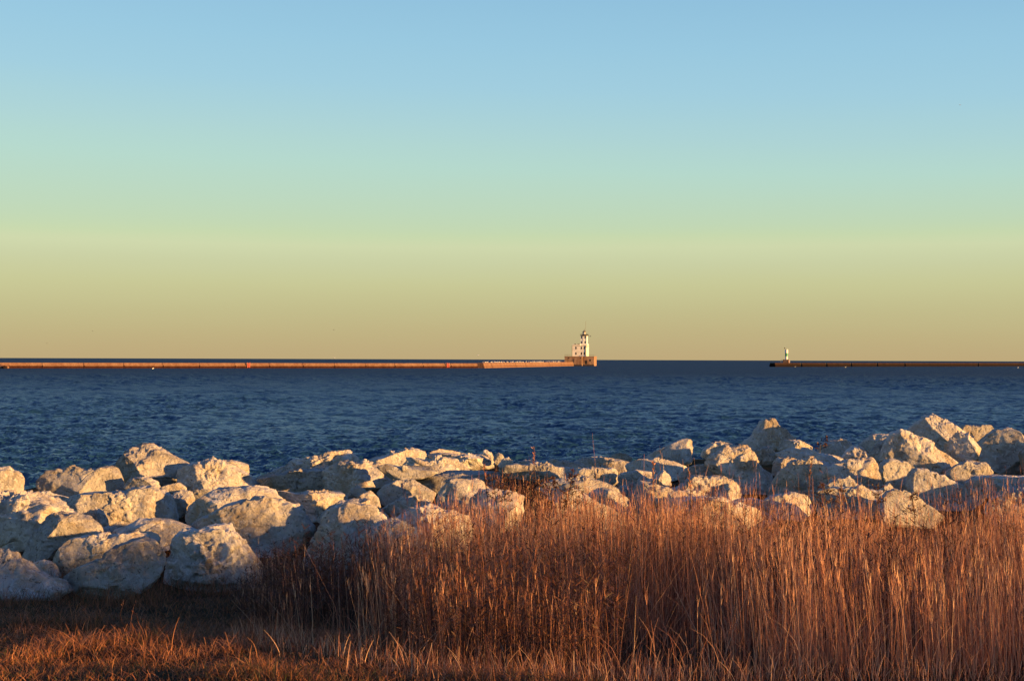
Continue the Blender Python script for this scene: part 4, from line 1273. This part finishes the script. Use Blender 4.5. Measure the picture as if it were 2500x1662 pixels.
weed(1200, 1160, 11.6, -.10, "goldenrod", "leftmost reddish brown weed with a drooping seed head, before the weedy boulder", 1)
weed(1237, 1158, 11.9, .05, "goldenrod", "upright dark weed just right of the leftmost drooping one, near the picture's centre", 2)
weed(1296, 1160, 11.4, -.04, "goldenrod", "bushy headed weed before the left side of the large sunlit centre boulder", 3)
weed(1318, 1172, 12.1, .06, "goldenrod", "shorter weed with a ragged head beside the bushy headed one at the centre", 4)
weed(1352, 1165, 11.5, .05, "goldenrod", "slender weed between the bushy headed one and the tall right leaning one", 5)
weed(1398, 1150, 11.7, .16, "goldenrod", "tall weed with its wide head leaning right over the sunlit hummocky boulder", 6)
weed(1382, 1190, 11.2, -.03, "goldenrod", "dark narrow weed under the tall right leaning head", 7)
weed(1185, 1135, 12.0, -.03, "reed", "single pale reed stem standing above the leftmost brown weed", 8)
weed(1985, 1118, 12.6, .10, "reed", "tall pale reed with a nodding tip before the greenish grey block", 9)
weed(2012, 1185, 12.2, -.05, "goldenrod", "reddish bushy weed at the foot of the tall nodding reed", 10)
weed(2055, 1195, 12.4, .02, "goldenrod", "thick reddish weed right of the tall nodding reed, among the grass", 11)
weed(2143, 1178, 12.8, .03, "goldenrod", "thin brown weed standing before the greenish grey block's right corner", 12)
weed(2225, 1205, 12.3, -.06, "goldenrod", "dark weed in front of the orange tinted boulder", 13)
weed(1683, 1140, 12.5, -.02, "reed", "slender reed standing before the half shaded boulder right of centre", 14)
weed(1598, 1130, 12.7, .02, "reed", "slender reed standing left of the small pointed stone", 15)
weed(1304, 1093, 14.6, -.05, "reed", "pale reed standing against the water above the long flat bright slab", 16)
weed(2005, 1068, 20.6, .02, "sprig", "dark dry sprig growing by the water between the sharp peak and the single lit tip", 17)
weed(295, 1463, 9.0, -.02, "reed", "short upright straw in the dark turf, left of the bent one", 18)
weed(318, 1490, 8.9, -.10, "reed", "short bent straw in the dark turf at lower left", 19)

# ------------------------------------------------------------------ light
EXPO = 1.5
SUN_EL, SUN_AZ = 5.8, 113.0           # low evening sun behind the camera's right shoulder
scene.view_settings.view_transform = 'Standard'
scene.view_settings.look = 'None'
scene.view_settings.exposure = EXPO
scene.view_settings.gamma = 1.0
scene.view_settings.use_curve_mapping = False

world = bpy.data.worlds.new("World")
scene.world = world
world.use_nodes = True
nt = world.node_tree
nt.nodes.clear()
wo = nt.nodes.new("ShaderNodeOutputWorld")
bg = node(nt, "ShaderNodeBackground", Strength=1.0)
nt.links.new(bg.outputs[0], wo.inputs[0])
sky = nt.nodes.new("ShaderNodeTexSky")
sky.sky_type = 'NISHITA'
sky.sun_disc = False
sky.sun_elevation = R(SUN_EL); sky.sun_rotation = R(SUN_AZ)
sky.air_density = 1.2; sky.dust_density = 1.5; sky.ozone_density = 2.0
tc = nt.nodes.new("ShaderNodeTexCoord")
sep = nt.nodes.new("ShaderNodeSeparateXYZ")
nt.links.new(tc.outputs["Generated"], sep.inputs[0])
# a breath of uneven haze so that the bands are not ruler straight
mp = node(nt, "ShaderNodeMapping"); mp.inputs["Scale"].default_value = (1.4, 1.4, 16)
nt.links.new(tc.outputs["Generated"], mp.inputs[0])
nz = noise(nt, mp.outputs[0], 1.6, 3, 0.5)
ma = node(nt, "ShaderNodeMath", operation='MULTIPLY_ADD'); ma.inputs[1].default_value = 0.010
tilt = node(nt, "ShaderNodeMath", operation='MULTIPLY_ADD'); tilt.inputs[1].default_value = 0.030   # bands sink towards the right
nt.links.new(sep.outputs[0], tilt.inputs[0]); nt.links.new(sep.outputs[2], tilt.inputs[2])
tz = node(nt, "ShaderNodeMix"); tz.data_type = 'FLOAT'       # ... but not at the horizon itself
tf = node(nt, "ShaderNodeMapRange"); tf.inputs[1].default_value = 0.085; tf.inputs[2].default_value = 0.15
nt.links.new(sep.outputs[2], tf.inputs[0]); nt.links.new(tf.outputs[0], tz.inputs[0])
nt.links.new(sep.outputs[2], tz.inputs[2]); nt.links.new(tilt.outputs[0], tz.inputs[3])
nt.links.new(nz, ma.inputs[0]); nt.links.new(tz.outputs[0], ma.inputs[2])
mb_ = node(nt, "ShaderNodeMath", operation='SUBTRACT'); mb_.inputs[1].default_value = 0.005
nt.links.new(ma.outputs[0], mb_.inputs[0])


def lin(hexs):
    c = [int(hexs[i:i + 2], 16) / 255 for i in (0, 2, 4)]
    return tuple(((x / 12.92 if x <= .04045 else ((x + .055) / 1.055) ** 2.4) / 2 ** EXPO / 0.90) for x in c)


SKY = [(0.0, "BEA97D"), (0.015, "BEB082"), (0.032, "BFB98A"), (0.052, "C4C595"), (0.068, "C6CCA2"), (0.079, "CBD4AA"), (0.085, "C4D4AA"), (0.092, "BED3B1"), (0.102, "BAD3B8"),
       (0.130, "B1D4C9"), (0.155, "A9CFD2"), (0.185, "9DC9DB"), (0.215, "95C4DC"), (0.250, "8CBCD9"), (0.34, "70A4D6"), (0.5, "5680C2"), (0.75, "4066AE"), (1.0, "385CA4")]
rp = ramp(nt, [(p, lin(c)) for p, c in SKY])
nt.links.new(mb_.outputs[0], rp.inputs[0])
ss = node(nt, "ShaderNodeVectorMath", operation='SCALE'); ss.inputs["Scale"].default_value = 0.07
nt.links.new(sky.outputs[0], ss.inputs[0])
nt.links.new(mix(nt, 0.12, rp.outputs[0], ss.outputs[0]), bg.inputs[0])

sl = bpy.data.lights.new("sun", 'SUN')
sl.energy = 5.0
sl.angle = R(0.5)
sl.color = (1.0, 0.555, 0.175)
so = bpy.data.objects.new("sun", sl)
COL.objects.link(so)
ds = Vector((math.sin(R(SUN_AZ)) * math.cos(R(SUN_EL)), math.cos(R(SUN_AZ)) * math.cos(R(SUN_EL)), math.sin(R(SUN_EL))))
so.rotation_euler = ds.to_track_quat('Z', 'Y').to_euler()
so.location = (30, -20, 30)

scene.cycles.use_denoising = True
scene.cycles.use_adaptive_sampling = False
